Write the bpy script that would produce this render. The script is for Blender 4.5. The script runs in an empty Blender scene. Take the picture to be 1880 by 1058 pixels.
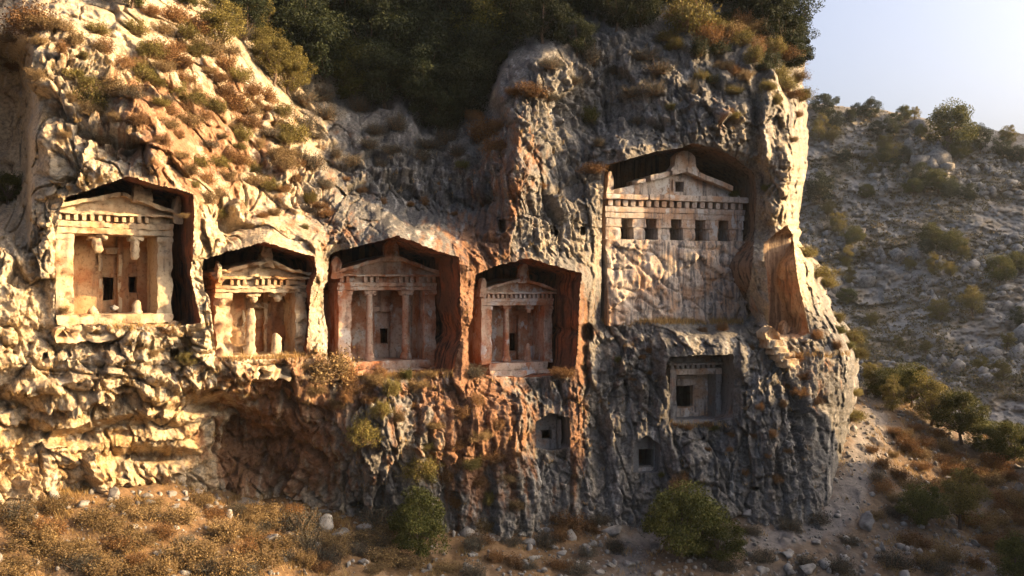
import bpy, math, random
import numpy as np
from mathutils import Vector

R = math.radians
rng = np.random.RandomState(7)
random.seed(7)
scene = bpy.context.scene
COL = scene.collection

# ------------------------------------------------------------------ camera, sky, sun, exposure
F = 1628.0                      # focal length in photo pixels (photo 1880 wide)
CZ = 14.0                       # camera height
cam = bpy.data.cameras.new("camera")
cam.sensor_width = 36.0
cam.lens = 36.0 * F / 1880.0
cam.clip_end = 6000
camo = bpy.data.objects.new("camera", cam)
camo.location = (0, 0, CZ)
camo.rotation_euler = (R(90), 0, 0)
COL.objects.link(camo)
scene.camera = camo

SUN_AZ, SUN_EL = 87.0, 18.0     # azimuth measured from the camera side (-Y) towards +X
sdir = Vector((math.sin(R(SUN_AZ)) * math.cos(R(SUN_EL)), -math.cos(R(SUN_AZ)) * math.cos(R(SUN_EL)), math.sin(R(SUN_EL))))
world = bpy.data.worlds.new("World")
scene.world = world
world.use_nodes = True
wn = world.node_tree
wn.nodes.clear()
sky = wn.nodes.new("ShaderNodeTexSky")
sky.sky_type = 'NISHITA'
sky.sun_disc = False
sky.sun_elevation = R(SUN_EL)
sky.sun_rotation = math.atan2(sdir.x, sdir.y)
sky.air_density = 0.6
sky.dust_density = 10.0
bgn = wn.nodes.new("ShaderNodeBackground")
bgn.inputs["Strength"].default_value = 0.15
wo = wn.nodes.new("ShaderNodeOutputWorld")
wn.links.new(sky.outputs[0], bgn.inputs[0])
wn.links.new(bgn.outputs[0], wo.inputs[0])

sl = bpy.data.lights.new("sun", 'SUN')
sl.energy = 5.0
sl.angle = R(0.5)
sl.color = (1.0, 0.66, 0.30)
so = bpy.data.objects.new("sun", sl)
so.rotation_euler = sdir.to_track_quat('Z', 'Y').to_euler()
so.location = (60, -20, 60)
COL.objects.link(so)

scene.view_settings.view_transform = 'Standard'
scene.view_settings.look = 'None'
scene.view_settings.exposure = 1.68
scene.view_settings.gamma = 1.0
scene.view_settings.use_curve_mapping = False
scene.cycles.max_bounces = 6
scene.cycles.diffuse_bounces = 4

# ------------------------------------------------------------------ noise
_perm = np.random.RandomState(3).permutation(256).astype(np.int32)
_perm = np.concatenate([_perm, _perm, _perm])
_g = np.random.RandomState(4).normal(size=(256, 3)).astype(np.float32)
_g /= np.linalg.norm(_g, axis=1)[:, None]
_rv = np.random.RandomState(5).uniform(-1, 1, size=(256, 8)).astype(np.float32)


def perlin(x, y, z):
    x = np.asarray(x, np.float32); y = np.asarray(y, np.float32); z = np.asarray(z, np.float32)
    xf, yf, zf = np.floor(x), np.floor(y), np.floor(z)
    xi, yi, zi = xf.astype(np.int32) & 255, yf.astype(np.int32) & 255, zf.astype(np.int32) & 255
    x = x - xf; y = y - yf; z = z - zf
    u = x * x * x * (x * (x * 6 - 15) + 10); v = y * y * y * (y * (y * 6 - 15) + 10); w = z * z * z * (z * (z * 6 - 15) + 10)
    r = 0
    for dx in (0, 1):
        px = _perm[xi + dx]; wx = u if dx else 1 - u
        for dy in (0, 1):
            py = _perm[px + yi + dy]; wy = wx * (v if dy else 1 - v)
            for dz in (0, 1):
                g = _g[_perm[py + zi + dz]]
                r = r + wy * (w if dz else 1 - w) * (g[..., 0] * (x - dx) + g[..., 1] * (y - dy) + g[..., 2] * (z - dz))
    return r * 1.5


def fbm(x, y, z, octs=4, gain=0.5, ridged=False):
    a, s, t = 1.0, 0.0, 0.0
    f = 1.0
    for o in range(octs):
        n = perlin(x * f + o * 17.3, y * f + o * 5.1, z * f + o * 9.7)
        if ridged:
            n = 1 - 2 * np.abs(n)
        s = s + a * n
        t += a
        a *= gain
        f *= 2.03
    return s / t


def facets(x, y, z, tilt=1.0):
    """cellular noise in which each cell is a tilted plane: angular broken rock; also the distance to the joints"""
    x = np.asarray(x, np.float32); y = np.asarray(y, np.float32); z = np.asarray(z, np.float32)
    xi, yi, zi = np.floor(x).astype(np.int32), np.floor(y).astype(np.int32), np.floor(z).astype(np.int32)
    best = np.full(x.shape, 9.0, np.float32); second = best.copy()
    val = np.zeros(x.shape, np.float32)
    for dx in (-1, 0, 1):
        for dy in (-1, 0, 1):
            for dz in (-1, 0, 1):
                h = _perm[_perm[_perm[(xi + dx) & 255] + ((yi + dy) & 255)] + ((zi + dz) & 255)]
                rv = _rv[h]
                ex = x - (xi + dx + .5 + .45 * rv[..., 0])
                ey = y - (yi + dy + .5 + .45 * rv[..., 1])
                ez = z - (zi + dz + .5 + .45 * rv[..., 2])
                d = ex * ex + ey * ey + ez * ez
                pl = rv[..., 3] * .5 + tilt * (rv[..., 4] * ex + rv[..., 5] * ey + rv[..., 6] * ez)
                m = d < best
                second = np.where(m, best, np.minimum(second, d))
                val = np.where(m, pl, val)
                best = np.where(m, d, best)
    return val, np.sqrt(second) - np.sqrt(best)


def sstep(a, b, x):
    t = np.clip((x - a) / (b - a), 0, 1)
    return t * t * (3 - 2 * t)


# ------------------------------------------------------------------ helpers: meshes and objects
def mesh_np(name, V, quads=None, tris=None, mat=None, smooth=False, tint=None):
    V = np.ascontiguousarray(V, np.float32).reshape(-1, 3)
    q = np.zeros((0, 4), np.int32) if quads is None else np.asarray(quads, np.int32).reshape(-1, 4)
    t = np.zeros((0, 3), np.int32) if tris is None else np.asarray(tris, np.int32).reshape(-1, 3)
    me = bpy.data.meshes.new(name)
    me.vertices.add(len(V)); me.vertices.foreach_set("co", V.ravel())
    loops = np.concatenate([q.ravel(), t.ravel()])
    me.loops.add(len(loops)); me.loops.foreach_set("vertex_index", loops)
    st = np.concatenate([np.arange(len(q)) * 4, len(q) * 4 + np.arange(len(t)) * 3]).astype(np.int32)
    me.polygons.add(len(st)); me.polygons.foreach_set("loop_start", st)
    if smooth:
        me.polygons.foreach_set("use_smooth", np.ones(len(st), bool))
    if tint is not None:
        at = me.color_attributes.new("tint", 'FLOAT_COLOR', 'POINT')
        c = np.ones((len(V), 4), np.float32); c[:, :3] = tint
        at.data.foreach_set("color", c.ravel())
    me.update(calc_edges=True)
    if mat:
        me.materials.append(mat)
    return me


def link(name, me, parent=None, label=None, cat=None, group=None, kind=None, loc=None):
    o = bpy.data.objects.new(name, me)
    COL.objects.link(o)
    if parent:
        o.parent = parent
    if loc is not None:
        o.location = loc
    if label: o["label"] = label
    if cat: o["category"] = cat
    if group: o["group"] = group
    if kind: o["kind"] = kind
    return o


def copy_tree(src, loc, rotz=0, scale=1.0, label=None, cat=None, group=None, tilt=0.0):
    r = src.copy(); COL.objects.link(r)
    r.location = loc
    r.rotation_euler = (tilt, 0, rotz)
    r.scale = scale if hasattr(scale, '__len__') else (scale,) * 3
    if label: r["label"] = label
    if cat: r["category"] = cat
    if group: r["group"] = group
    elif "group" in r: del r["group"]
    for ch in src.children:
        c = ch.copy(); COL.objects.link(c); c.parent = r
    return r


def at(px, py, Y):
    """world point seen at photo pixel (px, py) at distance Y"""
    return np.array([(px - 940.0) / F * Y, Y, CZ + (529.0 - py) / F * Y])


# ------------------------------------------------------------------ materials
def new_mat(name):
    m = bpy.data.materials.new(name)
    m.use_nodes = True
    nt = m.node_tree
    nt.nodes.clear()
    out = nt.nodes.new("ShaderNodeOutputMaterial")
    b = nt.nodes.new("ShaderNodeBsdfPrincipled")
    b.inputs["Roughness"].default_value = .92
    b.inputs["Specular IOR Level"].default_value = .15
    nt.links.new(b.outputs[0], out.inputs[0])
    return m, nt, b, out


def node(nt, t, **kw):
    n = nt.nodes.new(t)
    for k, v in kw.items():
        if k in n.inputs:
            n.inputs[k].default_value = v
        else:
            setattr(n, k, v)
    return n


def noise_n(nt, scale, detail=6, rough=.6, vec=None, stretch=None):
    n = node(nt, "ShaderNodeTexNoise", Scale=scale, Detail=detail, Roughness=rough)
    if vec is None:
        vec = nt.nodes.new("ShaderNodeNewGeometry").outputs["Position"]
    if stretch:
        mp = node(nt, "ShaderNodeMapping")
        mp.inputs["Scale"].default_value = stretch
        nt.links.new(vec, mp.inputs["Vector"])
        vec = mp.outputs[0]
    nt.links.new(vec, n.inputs["Vector"])
    return n.outputs["Fac"]


def ramp(nt, fac, a, b):
    n = node(nt, "ShaderNodeMapRange")
    n.interpolation_type = 'SMOOTHSTEP'
    n.inputs["From Min"].default_value = a
    n.inputs["From Max"].default_value = b
    nt.links.new(fac, n.inputs["Value"])
    return n.outputs[0]


def mixc(nt, fac, a, b, mode='MIX'):
    n = nt.nodes.new("ShaderNodeMix")
    n.data_type = 'RGBA'; n.blend_type = mode
    for s, v in ((n.inputs[0], fac), (n.inputs[6], a), (n.inputs[7], b)):
        if hasattr(v, 'links'):
            nt.links.new(v, s)
        elif isinstance(v, (int, float)):
            s.default_value = v
        else:
            s.default_value = (*v, 1)
    return n.outputs[2]


def bump(nt, b, fac, strength, dist):
    n = node(nt, "ShaderNodeBump", Strength=strength, Distance=dist)
    nt.links.new(fac, n.inputs["Height"])
    nt.links.new(n.outputs[0], b.inputs["Normal"])


def tint_mat(name, fine_scale=9.0, strength=.6, dist=.06, lo=.62, hi=1.3):
    m, nt, b, _ = new_mat(name)
    a = node(nt, "ShaderNodeVertexColor", layer_name="tint")
    f = noise_n(nt, fine_scale, 8, .68)
    v = node(nt, "ShaderNodeMapRange")
    v.inputs["From Min"].default_value = .3; v.inputs["From Max"].default_value = .7
    v.inputs["To Min"].default_value = lo; v.inputs["To Max"].default_value = hi
    nt.links.new(f, v.inputs["Value"])
    cc = node(nt, "ShaderNodeCombineColor")
    for i in range(3):
        nt.links.new(v.outputs[0], cc.inputs[i])
    nt.links.new(mixc(nt, 1.0, a.outputs["Color"], cc.outputs[0], 'MULTIPLY'), b.inputs["Base Color"])
    bump(nt, b, f, strength, dist)
    return m


def stone_mat(name, pale, rust, dark, rlo, rhi, streak=.5, white=None, sfreq=3.2, slo=.5):
    m, nt, b, _ = new_mat(name)
    c = mixc(nt, ramp(nt, noise_n(nt, .75, 9, .62), rlo, rhi), pale, rust)
    st = ramp(nt, noise_n(nt, 1.0, 6, .6, stretch=(sfreq, sfreq, .3)), slo, slo + .18)
    k = node(nt, "ShaderNodeMath", operation='MULTIPLY'); k.inputs[1].default_value = streak
    nt.links.new(st, k.inputs[0])
    c = mixc(nt, k.outputs[0], c, dark)
    if white:
        c = mixc(nt, ramp(nt, noise_n(nt, 1.3, 8, .6, stretch=(1, 1, .6)), .55, .62), c, white)
    f = noise_n(nt, 7, 9, .7)
    g = ramp(nt, f, .33, .5)
    c = mixc(nt, g, mixc(nt, 1.0, c, (.55, .5, .46), 'MULTIPLY'), c)
    nt.links.new(c, b.inputs["Base Color"])
    bump(nt, b, f, .7, .05)
    return m


def leaf_mat(name, c1, c2, c3, trans=.25):
    m, nt, b, out = new_mat(name)
    g = nt.nodes.new("ShaderNodeNewGeometry")
    r = nt.nodes.new("ShaderNodeValToRGB")
    e = r.color_ramp.elements
    e[0].position = 0; e[0].color = (*c1, 1)
    e[1].position = 1; e[1].color = (*c3, 1)
    x = e.new(.5); x.color = (*c2, 1)
    nt.links.new(g.outputs["Random Per Island"], r.inputs[0])
    oi = nt.nodes.new("ShaderNodeObjectInfo")
    hs = node(nt, "ShaderNodeHueSaturation")
    mr = node(nt, "ShaderNodeMapRange")
    mr.inputs["To Min"].default_value = .7; mr.inputs["To Max"].default_value = 1.3
    nt.links.new(oi.outputs["Random"], mr.inputs["Value"])
    nt.links.new(mr.outputs[0], hs.inputs["Value"])
    nt.links.new(r.outputs[0], hs.inputs["Color"])
    nt.links.new(hs.outputs[0], b.inputs["Base Color"])
    b.inputs["Roughness"].default_value = .7
    t = nt.nodes.new("ShaderNodeBsdfTranslucent")
    nt.links.new(hs.outputs[0], t.inputs[0])
    mx = nt.nodes.new("ShaderNodeMixShader"); mx.inputs[0].default_value = trans
    nt.links.new(b.outputs[0], mx.inputs[1]); nt.links.new(t.outputs[0], mx.inputs[2])
    nt.links.new(mx.outputs[0], out.inputs[0])
    return m


def plain_mat(name, c, scale=6, lo=.6):
    m, nt, b, _ = new_mat(name)
    f = noise_n(nt, scale, 8, .65)
    nt.links.new(mixc(nt, ramp(nt, f, .3, .65), tuple(lo * v for v in c), c), b.inputs["Base Color"])
    bump(nt, b, f, .6, .05)
    return m


M_cliff = tint_mat("limestone_cliff", 7.0, 1.0, .10, .42, 1.45)
M_ground = tint_mat("dry_earth", 5.0, .7, .08)
M_hill = tint_mat("hill_rock", 1.1, .8, .5)
M_cream = stone_mat("carved_stone_cream", (.42, .335, .225), (.33, .175, .075), (.11, .085, .07), .44, .68, .5)
M_red = stone_mat("carved_stone_red", (.42, .32, .25), (.31, .135, .07), (.07, .055, .05), .42, .6, .55, (.42, .38, .34))
M_pink = stone_mat("carved_stone_pink", (.45, .36, .285), (.34, .155, .085), (.10, .08, .075), .44, .60, .45, (.46, .44, .43))
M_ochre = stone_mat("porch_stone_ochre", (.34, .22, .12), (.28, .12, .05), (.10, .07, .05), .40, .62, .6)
M_grey = stone_mat("carved_stone_grey", (.42, .355, .30), (.38, .24, .155), (.10, .095, .095), .46, .62, .8, (.46, .43, .40), 4.0, .48)
M_front = stone_mat("rough_front_stone", (.40, .33, .27), (.36, .225, .14), (.10, .095, .095), .44, .62, .85, None, 4.5, .44)
M_slate = stone_mat("weathered_stone_slate", (.19, .185, .18), (.25, .15, .10), (.06, .06, .063), .5, .68, .7)
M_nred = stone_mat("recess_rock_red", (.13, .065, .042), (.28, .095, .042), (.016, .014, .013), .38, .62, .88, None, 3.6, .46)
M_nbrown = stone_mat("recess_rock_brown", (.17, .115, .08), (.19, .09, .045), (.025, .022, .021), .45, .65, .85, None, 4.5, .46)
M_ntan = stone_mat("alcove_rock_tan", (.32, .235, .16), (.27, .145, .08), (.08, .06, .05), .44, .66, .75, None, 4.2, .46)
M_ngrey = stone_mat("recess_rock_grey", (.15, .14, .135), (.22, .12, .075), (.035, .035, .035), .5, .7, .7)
M_rock = plain_mat("boulder_limestone", (.25, .23, .205), 2.2, .35)
M_bark = plain_mat("bark", (.12, .085, .06), 12)
M_twig = plain_mat("dry_twig", (.20, .13, .08), 12)
L_dark = leaf_mat("leaves_dark_green", (.012, .017, .009), (.022, .029, .011), (.042, .046, .016))
L_green = leaf_mat("leaves_green", (.030, .036, .009), (.062, .064, .014), (.12, .108, .026))
L_olive = leaf_mat("leaves_olive", (.065, .055, .016), (.13, .105, .028), (.20, .16, .046))
L_rust = leaf_mat("leaves_rust", (.085, .042, .018), (.155, .075, .028), (.23, .13, .05))
L_tan = leaf_mat("leaves_tan", (.09, .058, .026), (.16, .105, .045), (.25, .175, .08))
L_greyb = leaf_mat("leaves_grey", (.035, .033, .027), (.07, .064, .048), (.11, .098, .07))
L_hill = leaf_mat("scrub_leaves", (.07, .066, .036), (.12, .10, .055), (.20, .145, .075))
L_grass = leaf_mat("dry_grass", (.20, .12, .045), (.32, .20, .07), (.42, .29, .12))

# ------------------------------------------------------------------ tomb frames and niche mouths (photo measurements)
class Frame:
    def __init__(s, px, py, Y, psi):
        s.O = at(px, py, Y); s.psi = R(psi)
        s.ax = np.array([math.cos(s.psi), math.sin(s.psi), 0])
        s.inw = np.array([-math.sin(s.psi), math.cos(s.psi), 0])
        s.n = -s.inw

    def Y(s, px, y=0.0):
        a = (px - 940.0) / F
        o = s.O + y * s.inw
        return float((s.n @ o) / (s.n[0] * a + s.n[1]))

    def L(s, px, py, y=0.0):
        """local (x, z) where the sight line of a photo pixel meets the plane y"""
        p = at(px, py, s.Y(px, y)) - s.O
        return float(p @ s.ax), float(p[2])

    def loc(s, P):
        d = np.asarray(P) - s.O
        return np.stack([d @ s.ax, d @ s.inw, d[..., 2]], -1)


T1 = Frame(210, 577, 36.5, 36)
T2 = Frame(483, 652, 40.2, 33)
T3 = Frame(712, 662, 45.2, 27)
T4 = Frame(951, 668, 48.2, 24)
T5 = Frame(1240, 588, 50.5, 18)
T6 = Frame(1278, 770, 48.8, 14)
T7 = Frame(1187, 862, 47.6, 12)
T8 = Frame(1014, 815, 46.6, 14)
TC = Frame(1440, 615, 52.0, 8)

MOUTH = {
    'T1': (T1, [(100, 594), (101, 520), (102, 440), (110, 385), (122, 362), (160, 350), (200, 336), (237, 323), (286, 340), (325, 347), (355, 357), (357, 395), (354, 469), (349, 500), (360, 551), (369, 594), (310, 600)]),
    'T2': (T2, [(396, 655), (391, 600), (384, 545), (375, 532), (371, 495), (374, 476), (417, 463), (484, 445), (502, 449), (537, 461), (577, 471), (582, 500), (571, 529), (569, 553), (566, 600), (562, 655), (480, 660)]),
    'T3': (T3, [(601, 660), (602, 611), (594, 570), (594, 530), (601, 515), (605, 467), (636, 458), (700, 442), (729, 433), (769, 447), (804, 462), (843, 472), (845, 497), (845, 563), (848, 611), (838, 655), (832, 682), (740, 688), (655, 690)]),
    'T4': (T4, [(864, 688), (860, 653), (860, 605), (867, 587), (870, 539), (873, 505), (907, 489), (947, 480), (960, 475), (977, 474), (998, 483), (1043, 495), (1069, 502), (1065, 528), (1062, 596), (1060, 641), (1054, 688), (960, 694)]),
    'T5': (T5, [(1103, 590), (1105, 460), (1105, 400), (1108, 340), (1112, 303), (1152, 293), (1206, 278), (1252, 271), (1273, 263), (1319, 274), (1350, 291), (1384, 318), (1389, 354), (1387, 395), (1383, 450), (1379, 510), (1369, 545), (1366, 588), (1240, 592)]),
    'T6': (T6, [(1228, 776), (1231, 720), (1222, 680), (1224, 666), (1233, 655), (1290, 652), (1346, 651), (1348, 700), (1345, 768), (1290, 778)]),
    'T7': (T7, [(1163, 868), (1163, 817), (1188, 799), (1212, 817), (1212, 868)]),
    'TC': (TC, [(1411, 606), (1412, 560), (1408, 500), (1402, 468), (1404, 446), (1424, 428), (1445, 414), (1455, 430), (1459, 470), (1466, 520), (1478, 570), (1486, 612), (1462, 622), (1436, 618)]),
    'T8': (T8, [(985, 822), (983, 775), (1010, 758), (1046, 768), (1047, 822), (1015, 828)]),
}
HOLES = [((923, 417), 11, 24), ((1023, 423), 8, 19), ((1070, 424), 8, 14), ((1167, 779), 5, 6), ((320, 652), 14, 20), ((82, 652), 7, 8)]


def dense_poly(poly, step=2.0, jit=1.1, seed=0):
    r = np.random.RandomState(seed)
    out = []
    n = len(poly)
    for i in range(n):
        a = np.array(poly[i], float); b = np.array(poly[(i + 1) % n], float)
        k = max(1, int(np.hypot(*(b - a)) / step))
        for j in range(k):
            out.append(a + (b - a) * j / k)
    out = np.array(out)
    s = np.arange(len(out)) * step
    return out + jit * np.stack([perlin(s * .17, s * 0 + seed, s * 0), perlin(s * .17, s * 0 + seed + 50.5, s * 0)], -1) * 1.8


def inside(poly, x, y):
    c = np.zeros(x.shape, bool)
    n = len(poly)
    for i in range(n):
        x1, y1 = poly[i]; x2, y2 = poly[(i + 1) % n]
        if y1 == y2:
            continue
        m = ((y1 > y) != (y2 > y)) & (x < (x2 - x1) * (y - y1) / (y2 - y1) + x1)
        c ^= m
    return c


def poly_dist(poly, x, y):
    best = np.full(x.shape, 1e9, np.float32)
    bx = np.zeros(x.shape, np.float32); by = bx.copy()
    n = len(poly)
    for i in range(n):
        ax, ay = poly[i]; ex, ey = poly[(i + 1) % n]
        dx, dy = ex - ax, ey - ay
        t = np.clip(((x - ax) * dx + (y - ay) * dy) / (dx * dx + dy * dy + 1e-9), 0, 1)
        qx, qy = ax + t * dx, ay + t * dy
        d = np.hypot(x - qx, y - qy)
        m = d < best
        best = np.where(m, d, best); bx = np.where(m, qx, bx); by = np.where(m, qy, by)
    return best, bx, by


def tps(pts, vals, reg=0.02):
    pts = np.asarray(pts, float); vals = np.asarray(vals, float)
    n = len(pts)
    d2 = ((pts[:, None] - pts[None]) ** 2).sum(-1)
    K = .5 * d2 * np.log(d2 + 1e-9) + np.eye(n) * reg
    P = np.c_[np.ones(n), pts]
    A = np.zeros((n + 3, n + 3)); A[:n, :n] = K; A[:n, n:] = P; A[n:, :n] = P.T
    w = np.linalg.solve(A, np.r_[vals, 0, 0, 0])

    def f(x, y):
        sh = x.shape
        q = np.stack([x.ravel(), y.ravel()], -1)
        out = np.empty(len(q))
        for i in range(0, len(q), 20000):
            c = q[i:i + 20000]
            e = ((c[:, None] - pts[None]) ** 2).sum(-1)
            out[i:i + 20000] = (.5 * e * np.log(e + 1e-9)) @ w[:n] + w[n] + c @ w[n + 1:]
        return out.reshape(sh)
    return f


# ------------------------------------------------------------------ the cliff: distance of its face, surveyed at points of the photo
CP = [(20, 250, 39.5), (20, 150, 39.5), (62, 250, 36), (62, 120, 37), (0, 20, 41), (0, 480, 34.5), (-200, 500, 31), (-200, 100, 37), (-200, 800, 31), (20, 380, 37.5), (60, 380, 35.3),
      (110, 250, 35.6), (110, 150, 37), (110, 30, 40), (250, 30, 43), (200, 200, 37.3), (280, 290, 36.0), (200, 300, 35.4), (300, 150, 40.3), (400, 200, 43), (400, 90, 46), (500, 60, 52), (500, 200, 47.5), (560, 300, 45.6),
      (450, 330, 42), (450, 410, 40.2), (560, 400, 43), (350, 290, 38.8), (340, 320, 37.6), (400, 420, 39), (600, 250, 47.8), (560, 150, 51), (620, 350, 45.2), (700, 330, 46.5), (880, 390, 47.2), (800, 395, 46.1), (620, 200, 50.8), (620, 50, 58), (750, 50, 60), (750, 200, 52.5), (750, 320, 47.2),
      (750, 408, 45.4), (690, 408, 44.1), (850, 50, 59), (850, 200, 52), (850, 330, 47.8), (850, 430, 46.2), (940, 50, 57), (945, 150, 50), (945, 250, 47.6), (960, 340, 46.2), (950, 440, 46),
      (1000, 110, 50.5), (1050, 60, 54), (1050, 200, 51), (1040, 310, 49.3), (1130, 210, 51.3), (1080, 400, 48.2), (1085, 520, 47.6), (1200, 30, 55), (1200, 120, 52), (1240, 220, 50), (1350, 30, 56), (1350, 150, 51.3), (1330, 220, 48.7), (1390, 210, 50.2),
      (1430, 100, 54), (1430, 200, 50), (1445, 280, 49.2), (1425, 390, 49.3), (1398, 520, 48.6), (1470, 250, 52), (1460, 100, 56),
      (-200, -260, 45), (200, -260, 55), (500, -260, 75), (900, -260, 75), (1300, -260, 75), (100, -100, 45), (500, -100, 64), (900, -100, 66), (1300, -100, 62),
      (100, 630, 35.3), (100, 700, 34.8), (50, 800, 35.5), (200, 700, 36), (200, 740, 35.9), (200, 800, 37.8), (100, 880, 36.5), (300, 640, 37.4), (300, 710, 37.3), (340, 735, 38), (300, 830, 39.6), (420, 760, 42),
      (420, 850, 43), (500, 820, 43), (400, 690, 38.8), (430, 720, 39.8), (500, 700, 40.4), (470, 760, 41.5), (560, 740, 41.2), (580, 850, 42.5), (620, 770, 41.2), (630, 880, 42), (700, 720, 42), (680, 775, 40.8), (745, 775, 41.3), (820, 775, 42.5), (700, 850, 41.6), (720, 930, 42.8), (850, 730, 43.8), (850, 850, 43.5),
      (850, 950, 43.5), (960, 730, 45), (960, 850, 45), (930, 800, 44.2), (1060, 730, 46), (1060, 850, 46.2), (1060, 950, 45.5), (1130, 650, 47.4), (1130, 750, 47), (1130, 900, 46.3), (1200, 620, 47.7), (1330, 620, 48), (1270, 830, 46.9), (1270, 950, 46),
      (1400, 700, 47.3), (1400, 850, 46.2), (1400, 950, 45.8), (1500, 700, 47.9), (1500, 850, 47), (1500, 950, 46.5), (1540, 700, 49), (1490, 640, 49.3), (1520, 580, 50.5), (1500, 510, 51.5), (1540, 850, 48.5),
      (0, 1110, 34), (400, 1110, 41), (800, 1110, 42), (1200, 1110, 44), (1550, 1110, 45), (-200, 1110, 30)]


def rec(T, lst):
    for px, py, y in lst:
        CP.append((px, py, T.Y(px, -y)))


rec(T1, [(95, 400, .1), (95, 520, .1), (98, 590, .15), (115, 350, .5), (170, 335, 1.0), (237, 315, 1.3), (325, 340, 1.5), (362, 370, 1.5), (362, 470, 1.4), (375, 590, 1.3), (200, 605, .6), (300, 612, .9)])
rec(T2, [(366, 480, 1.0), (372, 540, 1.0), (390, 640, 1.0), (430, 453, 1.3), (490, 438, 1.5), (580, 464, 1.2), (588, 500, .7), (575, 560, .25), (578, 640, .25), (480, 668, .8)])
rec(T3, [(596, 480, 1.6), (592, 560, 1.6), (596, 650, 1.7), (640, 450, 2.2), (729, 425, 2.6), (800, 452, 2.9), (852, 480, 3.0), (854, 560, 3.0), (852, 640, 2.9), (660, 698, 1.8), (750, 696, 2.2), (830, 692, 2.7)])
rec(T4, [(862, 540, 2.2), (852, 620, 2.2), (905, 480, 2.3), (970, 467, 2.5), (1045, 487, 2.7), (1076, 520, 2.7), (1070, 600, 2.6), (1065, 680, 2.5), (960, 703, 1.8)])
rec(T5, [(1096, 350, .5), (1096, 480, .4), (1096, 590, .3), (1150, 285, 1.2), (1273, 255, 1.6), (1350, 283, 1.4), (1396, 330, 1.05), (1396, 420, .85), (1378, 570, .35), (1170, 600, .9), (1300, 600, .9)])
rec(T6, [(1220, 720, .9), (1275, 632, 1.1), (1353, 700, 1.3), (1280, 786, .9)])
rec(T7, [(1155, 840, .5), (1188, 790, .6), (1220, 840, .7), (1188, 880, .5)])
rec(T8, [(977, 800, .5), (1010, 750, .7), (1054, 800, .8), (1015, 836, .5)])

rec(TC, [(1402, 560, 3.2), (1396, 480, 3.2), (1443, 405, 2.4), (1466, 440, 1.7), (1478, 530, 1.5), (1492, 600, 1.9), (1440, 634, 3.2)])

CPa = np.array(CP)
field = tps(CPa[:, :2] / 100.0, CPa[:, 2], .004)

EDGE = np.array([(-260, 1330), (-100, 1390), (0, 1425), (50, 1455), (90, 1478), (150, 1474), (193, 1483), (279, 1484), (340, 1478), (399, 1466), (442, 1466), (470, 1490), (489, 1508), (536, 1513), (605, 1551), (647, 1573), (707, 1577), (767, 1564), (827, 1556), (905, 1551), (1110, 1545)], float)
PX0, PY0, PY1 = -260.0, -260.0, 1110.0
NR, NC, NB = 721, 985, 36
pyr = np.linspace(PY0, PY1, NR)
edge = np.interp(pyr, EDGE[:, 0], EDGE[:, 1]) + 5 * perlin(pyr * .03, pyr * 0 + .5, pyr * 0) + 3.5 * perlin(pyr * .11, pyr * 0 + 7.5, pyr * 0)
u = np.linspace(0, 1, NC)
PX = PX0 + (edge[:, None] - PX0) * u[None]
PY = np.repeat(pyr[:, None], NC, 1)
# snap vertices to the niche mouths
MP = {k: dense_poly(p, 2.0, 1.0 if k not in ('T5', 'T7') else .7, 11 + i) for i, (k, (T, p)) in enumerate(MOUTH.items())}
calm = np.full(PX.shape, 200.0, np.float32)      # distance to the nearest carved mouth
hole = np.zeros(PX.shape, bool)
for k, poly in MP.items():
    x0, y0 = poly.min(0) - 90; x1, y1 = poly.max(0) + 90
    r0, r1 = np.searchsorted(pyr, [y0, y1])
    sub = (slice(r0, r1), slice(None))
    m = (PX[sub] > x0) & (PX[sub] < x1)
    xs, ys = PX[sub][m], PY[sub][m]
    d, bx, by = poly_dist(poly, xs, ys)
    ins = inside(poly, xs, ys)
    near = d < 1.15
    t = PX[sub]; tt = t[m]; tt[near] = bx[near]; t[m] = tt
    t = PY[sub]; tt = t[m]; tt[near] = by[near]; t[m] = tt
    t = calm[sub]; tt = t[m]; tt = np.minimum(tt, np.where(ins, 0, d)); t[m] = tt
    t = hole[sub]; tt = t[m]; tt |= ins & (d > .6); t[m] = tt

# base field on a coarse lattice, then bilinear
gx = np.arange(-264, 1600, 6.0); gy = np.arange(-264, 1120, 6.0)
G = field(*(np.meshgrid(gx / 100, gy / 100))).astype(np.float32)


def bil(G, fx, fy):
    ix = np.clip(fx.astype(int), 0, G.shape[1] - 2); iy = np.clip(fy.astype(int), 0, G.shape[0] - 2)
    tx = fx - ix; ty = fy - iy
    return (G[iy, ix] * (1 - tx) + G[iy, ix + 1] * tx) * (1 - ty) + (G[iy + 1, ix] * (1 - tx) + G[iy + 1, ix + 1] * tx) * ty


YB = bil(G, (PX + 264) / 6, (PY + 264) / 6)
te = np.clip(1 - (edge[:, None] - PX) / 60.0, 0, 1)
YB = YB + 5.0 * te ** 3
A = (PX - 940) / F; B = (529 - PY) / F
X, Z = A * YB, CZ + B * YB


def blob(px, py, rx, ry):
    return np.exp(-(((PX - px) / rx) ** 2 + ((PY - py) / ry) ** 2))


wob = 40 * perlin(X * .25, Z * .25, YB * .25)
left = 1 - sstep(520, 680, PX + wob)                          # broken, blocky limestone
upper = sstep(430, 250, PY + wob * .6)
flute = np.clip(1 - left, .15, 1) * (1 - .55 * upper)        # walls fluted by running water
camp = .3 + .7 * sstep(3, 24, calm)                         # carved surroundings are dressed flatter
P0 = np.stack([X, YB, Z], -1)
Nn = np.cross(np.gradient(P0, axis=1), np.gradient(P0, axis=0))


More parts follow.
